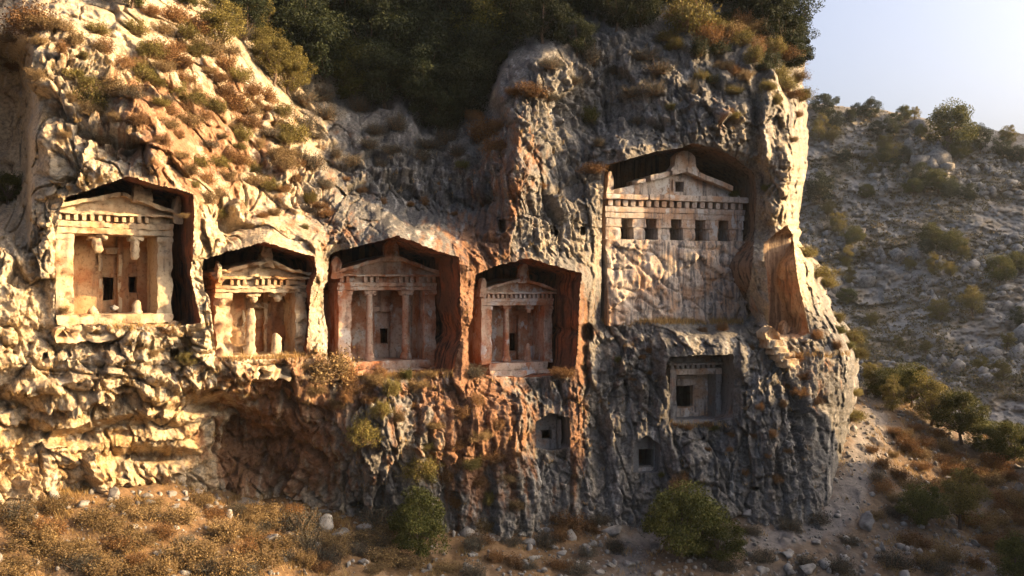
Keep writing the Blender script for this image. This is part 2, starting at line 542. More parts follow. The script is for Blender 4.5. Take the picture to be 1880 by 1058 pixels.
def boxblur(a, k):
    for ax in (0, 1):
        pad = [(0, 0)] * a.ndim; pad[ax] = (k + 1, k)
        c = np.cumsum(np.pad(a, pad, mode='edge'), axis=ax, dtype=np.float64)
        n_ = c.shape[ax]
        a = (np.take(c, range(2 * k + 1, n_), ax) - np.take(c, range(0, n_ - 2 * k - 1), ax)) / (2 * k + 1)
    return a


Nn /= np.linalg.norm(Nn, axis=-1, keepdims=True) + 1e-9
Nn = boxblur(boxblur(Nn, 12), 12)
Nn /= np.linalg.norm(Nn, axis=-1, keepdims=True) + 1e-9
Nn *= np.where(Nn[..., 1:2] < 0, -1, 1)          # pointing into the rock
ray = np.stack([A, np.ones_like(A), B], -1); ray /= np.linalg.norm(ray, axis=-1, keepdims=True)
facing = np.clip((Nn * ray).sum(-1), 0, 1)
fe = .75 * sstep(150, 60, edge[:, None] - PX)
fine = np.maximum(np.clip(facing * 1.5 - .1, .3, 1), fe)        # fine relief needs a face the lattice resolves
wx = fbm(X * .35, YB * .35, Z * .35, 3)
wz = fbm(X * .35 + 40, YB * .35, Z * .35, 3)
Xw, Zw = X + .45 * wx, Z + .45 * wz
D = 1.0 * fbm(X * .16, YB * .16, Z * .11, 3) * camp
f1, j1 = facets(Xw * .42 + .15 * Zw, YB * .42, Zw * .36, 1.0)
f2, j2 = facets(Xw * 1.1 + 9, YB * 1.0, Zw * .85 + .3 * Xw, 1.0)
f3, j3 = facets(Xw * 2.7 + 5, YB * 2.4, Zw * 2.1, 1.0)
fv1, jv1 = facets(Xw * .75, YB * .45, Zw * .17 + .12 * Xw, .9)
fv2, jv2 = facets(Xw * 2.1, YB * 1.2, Zw * .5 + .3 * Xw, .9)
ang = .25 + .75 * left + .35 * upper + .5 * blob(720, 310, 190, 130)
obl = np.maximum(np.clip(facing * 1.5 - .05, .4, 1), fe)
m2 = .25 + 1.0 * sstep(-.25, .3, perlin(X * .28 + 70, YB * .28, Z * .28))
cav = blob(190, 805, 290, 85)
D += obl * camp * ang * (1 - .65 * cav) * (1.0 * f1 + .42 * f2 * m2)
D += (.35 + .65 * camp) * (.5 + .5 * ang) * .24 * f3 * fine * (1.45 - .7 * sstep(-.25, .3, perlin(X * .4 + 90, YB * .4, Z * .4)))
D += obl * camp * flute * (.55 * fv1 + .24 * fv2 + .30 * fbm(Xw * .9, YB * .4, Z * .12, 4, .55))
sharp = np.maximum(sstep(.35, .75, facing), fe)
D = D * sharp + boxblur(boxblur(D, 2), 1) * (1 - sharp)
grv = .12 * sstep(.06, .0, j1) * ang + .22 * sstep(.05, 0, jv1) * flute + .07 * sstep(.05, 0, j2) * ang * m2 + .07 * sstep(.08, 0, jv2) * flute
for ca, sa, fq, sd_ in ((.94, .34, .30, 3.0), (.30, .95, .42, 8.0), (.80, -.60, .36, 14.0)):      # straight fractures
    q_ = (X * ca + Z * sa) * fq + .22 * wx + .10 * fbm(X * .9, YB, Z * .9 + sd_, 3)
    q_ = np.abs(q_ - np.round(q_)) / fq
    grv = grv + .40 * sstep(.09, .0, q_) * sstep(.0, .3, perlin(X * .22 + sd_ * 3, YB * .2, Z * .22)) * np.clip(ang, .4, 1)
lc = np.abs(perlin(Xw * .8 + .2 * Zw, YB * .3, Z * .06 + 12))
grv = grv + .45 * sstep(.035, 0, lc) * sstep(-.1, .25, perlin(X * .2, YB * .2, Z * .2 + 55))
D += camp * grv * fine * (1 - .6 * cav)
n3 = fbm(X * 1.5, YB * 1.5, Z * 1.2, 6, .66)
n4 = fbm(X * 5.5, YB * 5.5, Z * 4.0, 2, .6)
D += (.45 + .55 * camp) * (.30 * n3 * fine ** .5 + .12 * n4 * fine)
crk = np.abs(perlin(Xw * .55, YB * .5, Zw * .42 + 30))
D += .35 * camp * sstep(.05, 0, crk) * left
# the sharp edges of the shaded gully, of the cleft at the far left and of the pale rib
xr_ = np.interp(PY, [-100, 0, 40, 130, 240, 380, 430], [330, 380, 410, 475, 550, 625, 660]) + wob * .5
DS = 2.2 * sstep(-6, 26, PX - xr_) * sstep(330, 120, PX - xr_) * sstep(440, 330, PY)
xl_ = 925 + wob * .5 + 10 * np.sin(PY * .03)
DS += 1.8 * sstep(14, -16, PX - xl_) * sstep(-210, -60, PX - xl_) * sstep(430, 370, PY) * sstep(60, 150, PY)
DS += 3.2 * sstep(60, 48, PX + wob * .25) * sstep(60, 110, PY) * sstep(430, 330, PY - 1.2 * PX)
# bedding ledges in the lower left
bed = blob(180, 740, 330, 120)
zz = Z * 1.25 + .3 * X * .25 + 1.0 * wx
D += bed * .55 * (np.abs((zz % 1.0) - .5) * 2 - .5) + bed * .3 * fbm(X * .5, YB * .5, Z * 2.2, 4)
# hollows and ribs the photo shows
for (px, py, rx, ry, d) in [(300, 790, 95, 22, 1.1), (250, 840, 60, 16, .9), (365, 748, 46, 16, 2.2), (270, 832, 75, 16, 1.6), (120, 800, 60, 12, .9), (90, 690, 50, 9, .7), (470, 790, 60, 60, .7), (570, 905, 70, 20, .5), (20, 740, 45, 12, 1.0),
                            (500, 775, 16, 40, -.6), (1440, 520, 16, 80, -.2), (1395, 190, 12, 120, .9), (1440, 180, 14, 130, .8), (1415, 250, 10, 100, -.7), (1310, 180, 10, 100, .6),
                            (1110, 800, 14, 120, .6), (1050, 800, 16, 140, -.5), (900, 560, 12, 90, -.3), (1220, 720, 10, 60, -.5), (1365, 720, 12, 100, -.5), (960, 330, 30, 80, -.8),
                            (30, 200, 22, 160, 1.6), (270, 285, 40, 30, -.8), (180, 310, 60, 22, -.6), (140, 270, 30, 40, -.5), (380, 590, 12, 60, -.4), (585, 620, 14, 60, -.3)]:
    DS += d * np.exp(-(((PX + wob * .3 - px) / rx) ** 2 + ((PY + wob * .2 - py) / ry) ** 2)) * (.4 + .6 * camp)
for (c, w, h) in HOLES:
    q = np.maximum(np.abs(PX - c[0]) / (w * .5), np.abs(PY - c[1]) / (h * .5))
    DS += 1.3 * sstep(1.12, .88, q)
D *= np.where(calm < 3, .55, 1.0)
for (c, w, h, d) in [((1076, 611), 26, 36, 1.6), ((1388, 898), 16, 7, .9), ((322, 930), 26, 14, 1.0), ((655, 930), 30, 12, 1.0), ((1440, 615), 30, 10, .8)]:
    DS += d * sstep(1.15, .75, np.hypot((PX - c[0]) / (w * .5), (PY - c[1]) / (h * .5)) + .5 * n3)
YS = (YB + D + DS).astype(np.float32)


def cliff_Y(px, py):
    fr = np.clip((np.asarray(py, float) - PY0) / (PY1 - PY0) * (NR - 1), 0, NR - 1.001)
    e = np.interp(py, pyr, edge)
    fc = np.clip((np.asarray(px, float) - PX0) / (e - PX0) * (NC - 1), 0, NC - 1.001)
    return bil(YS, fc, fr)


def on_cliff(px, py):
    fr = int(np.clip((py - PY0) / (PY1 - PY0) * (NR - 1), 0, NR - 1))
    fc = int(np.clip((px - PX0) / (edge[fr] - PX0) * (NC - 1), 0, NC - 1))
    return PG[fr, fc].copy()


P = np.stack([A * YS, YS, CZ + B * YS], -1)
# away from the carved edges the relief stands along the wall's own normal
sb = boxblur(YB + DS, 3)
stp = np.hypot(np.gradient(sb, axis=0) / (1.9 / F * YB), np.gradient(sb, axis=1) / (1.8 / F * YB))
kn = (sstep(14, 60, calm) * boxblur(sstep(2.2, .9, stp), 4) * sstep(0, 30, edge[:, None] - PX) * .85)[..., None]
P = P * (1 - kn) + (np.stack([A * (YB + DS), YB + DS, CZ + B * (YB + DS)], -1) + Nn * D[..., None]) * kn
# the flank behind the right-hand edge, out of sight of the camera
kb = np.arange(1, NB + 1)
bY = YS[:, -1:] + .9 * kb[None] + .25 * perlin(kb[None] * .4, pyr[:, None] * .06, kb[None] * 0)
bpx = edge[:, None] - .25 * kb[None] - 5 * np.minimum(kb[None] / 10.0, 1)
PB = np.stack([(bpx - 940) / F * bY, bY, CZ + B[:, -1:] * YS[:, -1:] + 0 * bY], -1)
PB[..., 0] = np.minimum(PB[..., 0], P[:, -1:, 0] + .35 * kb[None])
P = np.concatenate([P, PB], 1)

# colour of the stone, with gully shade and some sun warmth tinted in: pale limestone, grey weathering crust, iron stain
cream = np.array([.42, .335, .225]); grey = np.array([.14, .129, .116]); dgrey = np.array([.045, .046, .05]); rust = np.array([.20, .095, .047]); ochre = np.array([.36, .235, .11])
strk = fbm(Xw * 1.6, YB * .5, Z * .10, 5, .62)
strk2 = fbm(Xw * 4.2 + 8, YB * 1.5, Z * .22 + 3, 5, .62)
strk3 = fbm(Xw * 2.6 + 18, YB * 1.2, Z * .13 + 23, 5, .62)
blot = fbm(X * .5, YB * .5, Z * .4, 6, .62)
blot2 = fbm(X * 1.6 + 31, YB * 1.6, Z * 1.3, 6, .66)


def lay(t, c, w):
    w = np.clip(w, 0, 1)[..., None]
    return t * (1 - w) + np.asarray(c) * w


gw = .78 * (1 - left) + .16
gw = gw + .45 * blob(1250, 760, 260, 180) + .3 * blob(750, 300, 200, 150) + .25 * blob(1200, 150, 260, 150) - .40 * blob(1440, 350, 90, 260) - .45 * blob(1240, 480, 150, 120) + .35 * blob(250, 660, 180, 50)  # the gully wall is greyed further to deepen its shade
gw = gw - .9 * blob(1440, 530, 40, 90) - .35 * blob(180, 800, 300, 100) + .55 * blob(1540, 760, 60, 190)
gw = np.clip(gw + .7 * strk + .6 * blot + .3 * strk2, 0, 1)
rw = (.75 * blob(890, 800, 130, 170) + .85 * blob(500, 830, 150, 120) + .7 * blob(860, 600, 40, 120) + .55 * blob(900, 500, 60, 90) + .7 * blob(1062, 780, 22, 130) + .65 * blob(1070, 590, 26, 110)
      + .45 * blob(420, 300, 230, 150) + .5 * blob(600, 690, 200, 60) + .4 * blob(900, 330, 60, 100) + .25 * blob(1440, 520, 40, 90) + .45 * blob(300, 200, 160, 120) + .35 * blob(1500, 700, 60, 80) + .3 * blob(1150, 680, 40, 120) + .4 * blob(960, 270, 50, 130) + .35 * blob(820, 430, 90, 60) + .35 * blob(620, 440, 70, 60) + .3 * blob(1330, 190, 30, 90))  # the last patches tint sun warmth onto the ribs and lit wall
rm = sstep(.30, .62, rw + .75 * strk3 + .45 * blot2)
dk = .28 + .26 * blob(1250, 760, 280, 190) + .25 * blob(750, 330, 230, 160) + .2 * blob(1180, 160, 200, 140) + .25 * blob(1540, 780, 60, 170) + .14 * blob(680, 390, 150, 60) - .25 * left - .4 * blob(1440, 530, 45, 100)  # extra dark over the gully wall puts shade into the tint
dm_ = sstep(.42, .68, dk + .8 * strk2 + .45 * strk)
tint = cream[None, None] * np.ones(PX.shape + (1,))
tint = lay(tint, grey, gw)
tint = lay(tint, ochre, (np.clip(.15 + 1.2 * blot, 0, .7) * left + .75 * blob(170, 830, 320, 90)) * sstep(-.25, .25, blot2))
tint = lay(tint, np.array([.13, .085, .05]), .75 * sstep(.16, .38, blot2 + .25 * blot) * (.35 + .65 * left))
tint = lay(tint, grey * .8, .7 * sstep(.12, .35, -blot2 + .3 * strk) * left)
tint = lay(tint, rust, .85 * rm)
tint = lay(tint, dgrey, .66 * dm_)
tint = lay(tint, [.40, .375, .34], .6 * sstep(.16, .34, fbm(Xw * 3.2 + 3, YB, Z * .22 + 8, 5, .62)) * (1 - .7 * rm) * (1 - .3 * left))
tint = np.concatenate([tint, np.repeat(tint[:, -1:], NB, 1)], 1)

NT = NC + NB
ii, jj = np.meshgrid(np.arange(NR - 1), np.arange(NT - 1), indexing='ij')
hv = np.concatenate([hole, np.zeros((NR, NB), bool)], 1)
fh = hv[:-1, :-1] | hv[1:, :-1] | hv[:-1, 1:] | hv[1:, 1:]
v0 = (ii * NT + jj)[~fh]
Q = np.stack([v0, v0 + NT, v0 + NT + 1, v0 + 1], -1)
used = np.zeros(NR * NT, bool); used[Q.ravel()] = True
remap = np.cumsum(used) - 1
PG = P
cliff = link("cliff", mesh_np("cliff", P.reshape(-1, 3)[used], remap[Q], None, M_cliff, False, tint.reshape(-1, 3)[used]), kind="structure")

# ------------------------------------------------------------------ carved pieces
def block(fmap, n, amp=.02, r=.03, freq=2.2, seed=0.0, size=None, spall=None):
    """a weathered block: unit cube faces as grids, corners worn round, pushed about by noise; fmap turns unit coordinates into metres"""
    nx, ny, nz = n
    V, Qs = [], []
    base = 0

    def face(a, b, fn):
        nonlocal base
        U, W = np.meshgrid(np.linspace(0, 1, a + 1), np.linspace(0, 1, b + 1), indexing='ij')
        V.append(np.stack(fn(U, W), -1).reshape(-1, 3))
        i, j = np.meshgrid(np.arange(a), np.arange(b), indexing='ij')
        s = (i * (b + 1) + j).ravel() + base
        Qs.append(np.stack([s, s + b + 1, s + b + 2, s + 1], -1))
        base += (a + 1) * (b + 1)
    o = lambda U: np.zeros_like(U)
    face(nx, nz, lambda U, W: (U, o(U), W))
    face(nz, nx, lambda U, W: (W, o(U) + 1, U))
    face(nz, ny, lambda U, W: (o(U), W, U))
    face(ny, nz, lambda U, W: (o(U) + 1, U, W))
    face(nx, ny, lambda U, W: (U, W, o(U) + 1))
    face(ny, nx, lambda U, W: (W, U, o(U)))
    Uv = np.concatenate(V)
    Pv = np.stack(fmap(Uv[:, 0], Uv[:, 1], Uv[:, 2]), -1).astype(np.float64)
    if size is None:
        size = Pv.max(0) - Pv.min(0)
    # worn corners: pull towards the inner box by a noisy radius
    s = np.asarray(size, float) + 1e-6
    nv = perlin(Pv[:, 0] * 2.6 + seed, Pv[:, 1] * 2.6, Pv[:, 2] * 2.6)
    rr = np.clip(r * (1 + 1.6 * nv), .004, None)
    rr = np.minimum(rr, .45 * s.min())
    c = (Uv - .5) * s
    lim = .5 * s[None] - rr[:, None]
    q = np.clip(c, -lim, lim)
    d = c - q
    L = np.linalg.norm(d, axis=1)[:, None]
    new = np.where(L > 1e-9, q + d / np.maximum(L, 1e-9) * np.minimum(L, rr[:, None]), c)
    U2 = new / s + .5
    Pv = np.stack(fmap(U2[:, 0], U2[:, 1], U2[:, 2]), -1)
    k = freq
    for ax, off in ((0, 3.1), (1, 11.7), (2, 23.3)):
        Pv[:, ax] += amp * (perlin(Uv_s(Pv, 0) * k + off + seed, Uv_s(Pv, 1) * k, Uv_s(Pv, 2) * k) + .6 * perlin(Pv[:, 0] * k * 2.7 + off, Pv[:, 1] * k * 2.7 + seed, Pv[:, 2] * k * 2.7))
    sp = (3.0 * amp if amp > .025 else 1.2 * amp) if spall is None else spall
    m_ = perlin(Pv[:, 0] * 1.5 + seed * 1.7, Pv[:, 1] * 1.5, Pv[:, 2] * 1.5) + .5 * perlin(Pv[:, 0] * 4 + seed, Pv[:, 1] * 4, Pv[:, 2] * 4)
    Pv[:, 1] += sp * sstep(.12, .26, m_) * (Pv[:, 1] < np.median(Pv[:, 1]))
    return Pv, np.concatenate(Qs)


def Uv_s(Pv, i):
    return Pv[:, i].copy()


def box(x0, x1, y0, y1, z0, z1, amp=.02, r=.03, seg=.14, seed=0.0, freq=2.2):
    n = [int(np.clip(round(abs(b - a) / seg), 2, 40)) for a, b in ((x0, x1), (y0, y1), (z0, z1))]
    n[1] = min(n[1], 10)
    return block(lambda u, v, w: (x0 + (x1 - x0) * u, y0 + (y1 - y0) * v, z0 + (z1 - z0) * w), n, amp, r, freq, seed)


def slab(xa, xb, y0, y1, zb, zt, amp=.02, r=.03, seg=.14, seed=0.0):
    """a block between two lines: zb and zt are functions of x"""
    n = [int(np.clip(round(abs(xb - xa) / seg), 4, 40)), int(np.clip(round((y1 - y0) / seg), 2, 10)), 6]

    def fm(u, v, w):
        x = xa + (xb - xa) * u
        b, t = zb(x), zt(x)
        return x, y0 + (y1 - y0) * v, b + (t - b) * w
    return block(fm, n, amp, r, 2.2, seed, size=(abs(xb - xa), y1 - y0, max(.15, float(np.mean(zt(np.linspace(xa, xb, 9)) - zb(np.linspace(xa, xb, 9)))))))


def tongue(xc, w, z0, z1, y0, y1, amp=.02, seed=0.0, flare=.3, topr=.55):
    """an acroterion: upright stone tongue with a flared foot and a round head"""
    def fm(u, v, ww):
        h = np.interp(ww, [0, .12, .3, 1 - topr * .5, .9, 1], [1 + flare, 1 + flare * .8, .92, .85, .55, .22])
        return xc + (u - .5) * w * h, y0 + (y1 - y0) * v, z0 + (z1 - z0) * ww
    return block(fm, (8, 4, 14), amp, .04, 2.4, seed)


def lathe(xc, yc, prof, amp=.02, seed=0.0, ns=16, lean=0.0, cut=None):
    """column pieces: prof is a list of (z, radius)"""
    prof = np.array(prof, float)
    zs = np.concatenate([np.linspace(prof[i, 0], prof[i + 1, 0], max(2, int(abs(prof[i + 1, 0] - prof[i, 0]) / .12) + 1))[:-1] for i in range(len(prof) - 1)] + [[prof[-1, 0]]])
    rs = np.interp(zs, prof[:, 0], prof[:, 1]) if prof[-1, 0] > prof[0, 0] else np.interp(-zs, -prof[:, 0], prof[:, 1])
    a = np.linspace(0, 2 * math.pi, ns, endpoint=False)
    AA, ZZ = np.meshgrid(a, zs); RR = rs[:, None] + 0 * AA
    x, y, z = xc + RR * np.cos(AA), yc + RR * np.sin(AA), ZZ
    nz = amp * (perlin(x * 3 + seed, y * 3, z * 3) + .7 * perlin(x * 8, y * 8 + seed, z * 8))
    x = x + nz * np.cos(AA); y = y + nz * np.sin(AA)
    if cut is not None:                     # broken slanting top
        zt = cut[0] + cut[1] * (x - xc) / max(rs) + .12 * perlin(x * 5, y * 5 + seed, z * 0)
        z = np.minimum(z, zt)
    V = np.stack([x, y, z], -1).reshape(-1, 3)
    m = len(zs)
    i, j = np.meshgrid(np.arange(m - 1), np.arange(ns), indexing='ij')
    j2_ = (j + 1) % ns
    Qd = np.stack([i * ns + j, i * ns + j2_, (i + 1) * ns + j2_, (i + 1) * ns + j], -1).reshape(-1, 4)
    c0, c1 = len(V), len(V) + 1
    V = np.vstack([V, [[xc, yc, V[:ns, 2].mean()]], [[xc, yc, V[-ns:, 2].mean()]]])
    jx = np.arange(ns)
    tr = np.concatenate([np.stack([(jx + 1) % ns, jx, 0 * jx + c0], -1), np.stack([(m - 1) * ns + jx, (m - 1) * ns + (jx + 1) % ns, 0 * jx + c1], -1)])
    return V, Qd, tr


def part(name, geo, mat, parent, smooth=False, label=None):
    """one or several (V, Q[, T]) pieces as one mesh object"""
    if isinstance(geo, tuple):
        geo = [geo]
    Vs, Qs, Ts, b = [], [], [], 0
    for g in geo:
        Vs.append(g[0]); Qs.append(np.asarray(g[1]) + b)
        if len(g) > 2:
            Ts.append(np.asarray(g[2]) + b)
        b += len(g[0])
    me = mesh_np(name, np.concatenate(Vs), np.concatenate(Qs), np.concatenate(Ts) if Ts else None, mat, smooth)
    return link(name, me, parent, label=label)


def root(name, T, label, cat="tomb", group=None):
    o = link(name, None, None, label, cat, group, loc=T.O)
    o.rotation_euler = (0, 0, T.psi)
    o.empty_display_size = .5
    return o


def niche(key, parent, depth, mat, name="recess", amp=.15, shrink=.0, rings=26):
    """the hollow cut into the cliff: walls, roof and floor from the mouth to the back"""
    T, _ = MOUTH[key]
    poly = MP[key]
    c = poly.mean(0)
    d = poly - c
    out = poly + d / np.linalg.norm(d, axis=1)[:, None] * 2.0
    Yp = cliff_Y(out[:, 0], out[:, 1]) + .07
    W = np.stack([(out[:, 0] - 940) / F * Yp, Yp, CZ + (529 - out[:, 1]) / F * Yp], -1)
    Lc = T.loc(W)
    n = len(Lc)
    Ls = Lc.copy()
    for _ in range(4):
        Ls = (np.roll(Ls, 2, 0) + np.roll(Ls, 1, 0) + Ls + np.roll(Ls, -1, 0) + np.roll(Ls, -2, 0)) / 5
    lines = []
    cx, cz = Lc[:, 0].mean(), Lc[:, 2].mean()
    for k in range(rings + 1):
        t = k / rings
        q = Lc * (1 - min(1, t * 9)) + Ls * min(1, t * 9)
        q[:, 1] = Lc[:, 1] + (depth - Lc[:, 1]) * t
        s = 1 - shrink * t
        q[:, 0] = cx + (q[:, 0] - cx) * s; q[:, 2] = cz + (q[:, 2] - cz) * s
        a = amp * min(1, t * 5)
        nx = fbm(q[:, 0] * .9, q[:, 1] * .9, q[:, 2] * .5, 3); nz = fbm(q[:, 0] * .9 + 9, q[:, 1] * .9, q[:, 2] * .9, 3)
        nf = perlin(q[:, 0] * 3.1, q[:, 1] * 3.1, q[:, 2] * 1.6)
        q[:, 0] += a * (nx + .45 * nf); q[:, 2] += a * (nz + .45 * nf)
        lines.append(q)
    for k in range(1, 10):                       # back wall
        s = 1 - k / 9.5
        q = lines[rings].copy()
        q[:, 0] = cx + (q[:, 0] - cx) * s; q[:, 2] = cz + (q[:, 2] - cz) * s
        q[:, 1] += amp * fbm(q[:, 0] * .8, q[:, 1], q[:, 2] * .6, 3)
        lines.append(q)
    V = np.concatenate(lines)
    m = len(lines)
    i, j = np.meshgrid(np.arange(m - 1), np.arange(n), indexing='ij')
    jn = (j + 1) % n
    Qd = np.stack([i * n + j, i * n + jn, (i + 1) * n + jn, (i + 1) * n + j], -1).reshape(-1, 4)
    jx = np.arange(n)
    V = np.vstack([V, V[-n:].mean(0)[None]])
    tr = np.stack([(m - 1) * n + jx, (m - 1) * n + (jx + 1) % n, 0 * jx + len(V) - 1], -1)
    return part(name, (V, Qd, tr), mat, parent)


def column(T, parent, pxc, pw, base_px, top_py, floor_z, za, mat, yc=.35, kind='full', cap_w=None, seed=0.0, amp=.02, base_w=1.5):
    """kind: full, stub (pointed stump standing on the floor) or hanging (capital left under the beam)"""
    x = T.L(pxc, 600, yc)[0]
    r = .5 * pw * T.Y(pxc, yc) / F
    cw = r * 1.75 if cap_w is None else .5 * cap_w * T.Y(pxc, yc) / F
    col = None
    h = za - floor_z
    if kind == 'full':
        col = part("column", lathe(x, yc, [(floor_z + .05 * h, r * 1.12), (floor_z + .5 * h, r), (za - .1 * h, r * .86), (za - .06 * h, r * .9)], amp, seed), mat, parent, True)
        b = [lathe(x, yc, [(floor_z - .03, r * base_w), (floor_z + .05 * h, r * base_w), (floor_z + .06 * h, r * (base_w - .1)), (floor_z + .1 * h, r * 1.2)], amp * .8, seed + 3)]
        part("column_base", b, mat, col)
    if kind in ('full', 'hanging'):
        z0 = za - .1 * h
        g = [box(x - cw, x + cw, yc - r * 1.15, yc + r * 1.15, za - .035 * h, za + .01, amp * .6, .02, .08, seed),
             box(x - cw * .8, x + cw * .8, yc - r * 1.0, yc + r * 1.0, z0 + .03 * h, za - .03 * h, amp * .6, .03, .08, seed + 1)]
        if amp >= .03:                           # too worn for volutes: a broken lump
            g = [box(x - cw, x + cw, yc - r * 1.2, yc + r * 1.1, za - .075 * h, za + .01, .07, .10, .08, seed, 3.5)]
        for s in ((-1, 1) if amp < .03 else ()):  # volutes
            V, Qd, tr = lathe(0, 0, [(-r * 1.1, cw * .25), (r * 1.1, cw * .25)], amp * .5, seed + s, 12)
            V = np.stack([V[:, 0] + x + s * cw * .70, V[:, 2] + yc, V[:, 1] + za - .052 * h], -1)
            g.append((V, Qd, tr))
        if kind == 'hanging':
            zt = T.L(pxc, top_py, yc)[1]
            col = part("column", lathe(x, yc, [(zt - .08, r * .5), (zt + .06, r * .85), (za - .05 * h, r * .9)], amp * 2.2, seed), mat, parent, True)
        part("capital", g, mat, col)
    if kind == 'stub':
        zt = T.L(pxc, top_py, yc)[1]
        col = part("column_stump", lathe(x, yc, [(floor_z - .03, r * 1.25), (floor_z + .1, r * 1.2), (floor_z + .14, r), (floor_z + .62 * (zt - floor_z), r * .95), (zt - .1, r * .55), (zt, r * .12)], amp * 2, seed), mat, parent, True)
    return col


def temple(key, T, label, S, mat, nmat, amp=.025, D=3.6, ndepth=4.2):
    rt = root("temple_tomb", T, label, "tomb", "temple tombs carved in the cliff")
    pyf = S['floor']
    pm = .5 * (S['il'] + S['ir'])
    lx = lambda px, y=0: T.L(px, 560, y)[0]
    lz = lambda py, y=0: T.L(pm, py, y)[1]
    xl, xr, il, ir = lx(S['xl']), lx(S['xr']), lx(S['il']), lx(S['ir'])
    zf, za = lz(pyf), lz(S['arch'])
    zd0, zd1, zc = lz(S['d0']), lz(S['d1']), lz(S['c1'])
    xa, zA = lx(S['apex'][0]), lz(S['apex'][1])
    e = .12
    sd = hash_seed(key)
    for a, b, s in ((xl, il, 0), (ir, xr, 5)):
        part("side_wall", box(a, b, 0, D, zf - .1, za - .002, amp * 1.4, .06, .13, sd + s), mat, rt)
        part("pilaster_capital", box(a - .03, b + .03, -.05, .3, za - .24, za - .02, amp, .03, .1, sd + s + .5), mat, rt)
    part("architrave", [box(xl - .02, xr + .02, -.03, S.get('porch', 1.6) + .2, za, za + .52 * (zd0 - za), amp, .03, .12, sd + 1),
                        box(xl - .05, xr + .05, -.075, S.get('porch', 1.6) + .15, za + .5 * (zd0 - za), zd0, amp, .03, .12, sd + 2)], mat, rt)
    part("frieze", box(xl + .03, xr - .03, .13, D, zd0 - .01, zd1 + .01, amp, .03, .14, sd + 3), mat, rt)
    dm = None
    nd = S['nd']
    for k in range(nd):
        if k in S.get('lost', ()):
            continue
        x = xl + (xr - xl) * (k + .5) / nd
        w = (xr - xl) / nd * .28
        if dm is None:
            V, Qd = box(-w, w, -.10, .16, 0, zd1 - zd0, .018, .025, .07, sd)
            dm = mesh_np("dentil", V, Qd, None, mat)
        link("dentil", dm, rt, loc=(x, 0, zd0 + .004))
    part("cornice", box(xl - e, xr + e, -.24, .9, zd1, zc, amp * 1.2, .035, .12, sd + 4), mat, rt)
    th = S.get('rake', .22)
    zl = lambda x: zc + (zA - th - zc) * np.clip(np.where(x < xa, (x - xl + e) / (xa - xl + e), (xr + e - x) / (xr + e - xa)), 0, 1) + .004
    part("tympanum", slab(xl - e + .1, xr + e - .1, .14, D - .2, lambda x: zc - .05 + 0 * x, lambda x: zl(x) + .03, amp, .02, .14, sd + 6), mat, rt)
    part("raking_cornice", slab(xl - e - .05, xa + .01, -.26, D, zl, lambda x: zl(x) + th, amp * 1.3, .03, .12, sd + 7), mat, rt)
    part("raking_cornice", slab(xa + .012, xr + e + .05, -.26, D, zl, lambda x: zl(x) + th, amp * 1.3, .03, .12, sd + 8), mat, rt)
    for (p0, p1, t, b, fl) in S['acro']:
        part("acroterion", tongue(.5 * (lx(p0) + lx(p1)), (lx(p1) - lx(p0)) * .8, lz(b) - .12, lz(t), -.2, .3, amp * 1.3 if amp < .03 else amp * 2.2, sd + p0, fl), mat, rt)
    # porch back wall with a recessed door panel and the broken hole into the chamber
    pd = S.get('porch', 1.6)
    dl, dr, dt, db = S['door']
    hl, hr, ht, hb = S['hole']
    X_ = lambda px: T.L(px, 600, pd)[0]
    Zp = lambda py: T.L(pm, py, pd)[1]
    dlx, drx, dtz = X_(dl), X_(dr), Zp(dt)
    g = [box(il - .1, dlx, pd, pd + .5, zf - .1, za + .02, amp, .03, .16, sd + 9), box(drx, ir + .1, pd, pd + .5, zf - .1, za + .02, amp, .03, .16, sd + 10), box(dlx - .02, drx + .02, pd + .01, pd + .5, dtz, za + .03, amp, .03, .16, sd + 11)]
    if S.get('hole2'):
        h2 = S['hole2']
        a, b, t, bb = X_(h2[0]), X_(h2[1]), Zp(h2[2]), Zp(h2[3])
        g[1:2] = [box(drx, a, pd, pd + .5, zf - .1, za + .02, amp, .03, .16, sd + 10), box(b, ir + .1, pd, pd + .5, zf - .1, za + .02, amp, .03, .16, sd + 12),
                  box(a - .03, b + .03, pd + .012, pd + .48, t, za + .01, amp, .03, .16, sd + 13), box(a - .03, b + .03, pd + .012, pd + .48, zf - .1, bb, amp, .03, .16, sd + 14)]
    part("back_wall", g, S.get("inner", mat), rt)
    pw = pd + .22
    hx0, hx1, hz0, hz1 = max(T.L(hl, 600, pw)[0], dlx - .1), min(T.L(hr, 600, pw)[0], drx + .1), T.L(pm, hb, pw)[1], T.L(pm, ht, pw)[1]
    g = [box(dlx - .1, drx + .1, pw, pw + .22, hz1, dtz + .05, amp * .8, .03, .14, sd + 15)]
    if hx0 > dlx: g.append(box(dlx - .1, hx0, pw + .004, pw + .22, zf - .1, hz1 + .03, amp * .8, .03, .14, sd + 16))
    if hx1 < drx: g.append(box(hx1, drx + .1, pw + .006, pw + .22, zf - .1, hz1 + .03, amp * .8, .03, .14, sd + 17))
    if hz0 > zf + .05: g.append(box(hx0 - .03, hx1 + .03, pw + .008, pw + .22, zf - .1, hz0, amp * .8, .05, .14, sd + 18))
    part("door", g, S.get("inner", mat), rt)
    part("lintel", box(dlx - .25, drx + .25, pd - .06, pd + .1, dtz + .02, dtz + .28, amp, .03, .12, sd + 19), mat, rt)
    part("door_jamb", box(dlx - .16, dlx - .01, pd - .05, pd + .1, zf, dtz + .015, amp, .03, .12, sd + 20), mat, rt)
    part("door_jamb", box(drx + .01, drx + .16, pd - .05, pd + .1, zf, dtz + .015, amp, .03, .12, sd + 21), mat, rt)
    sx0, sx1 = S.get('step', (S['xl'], S['xr']))
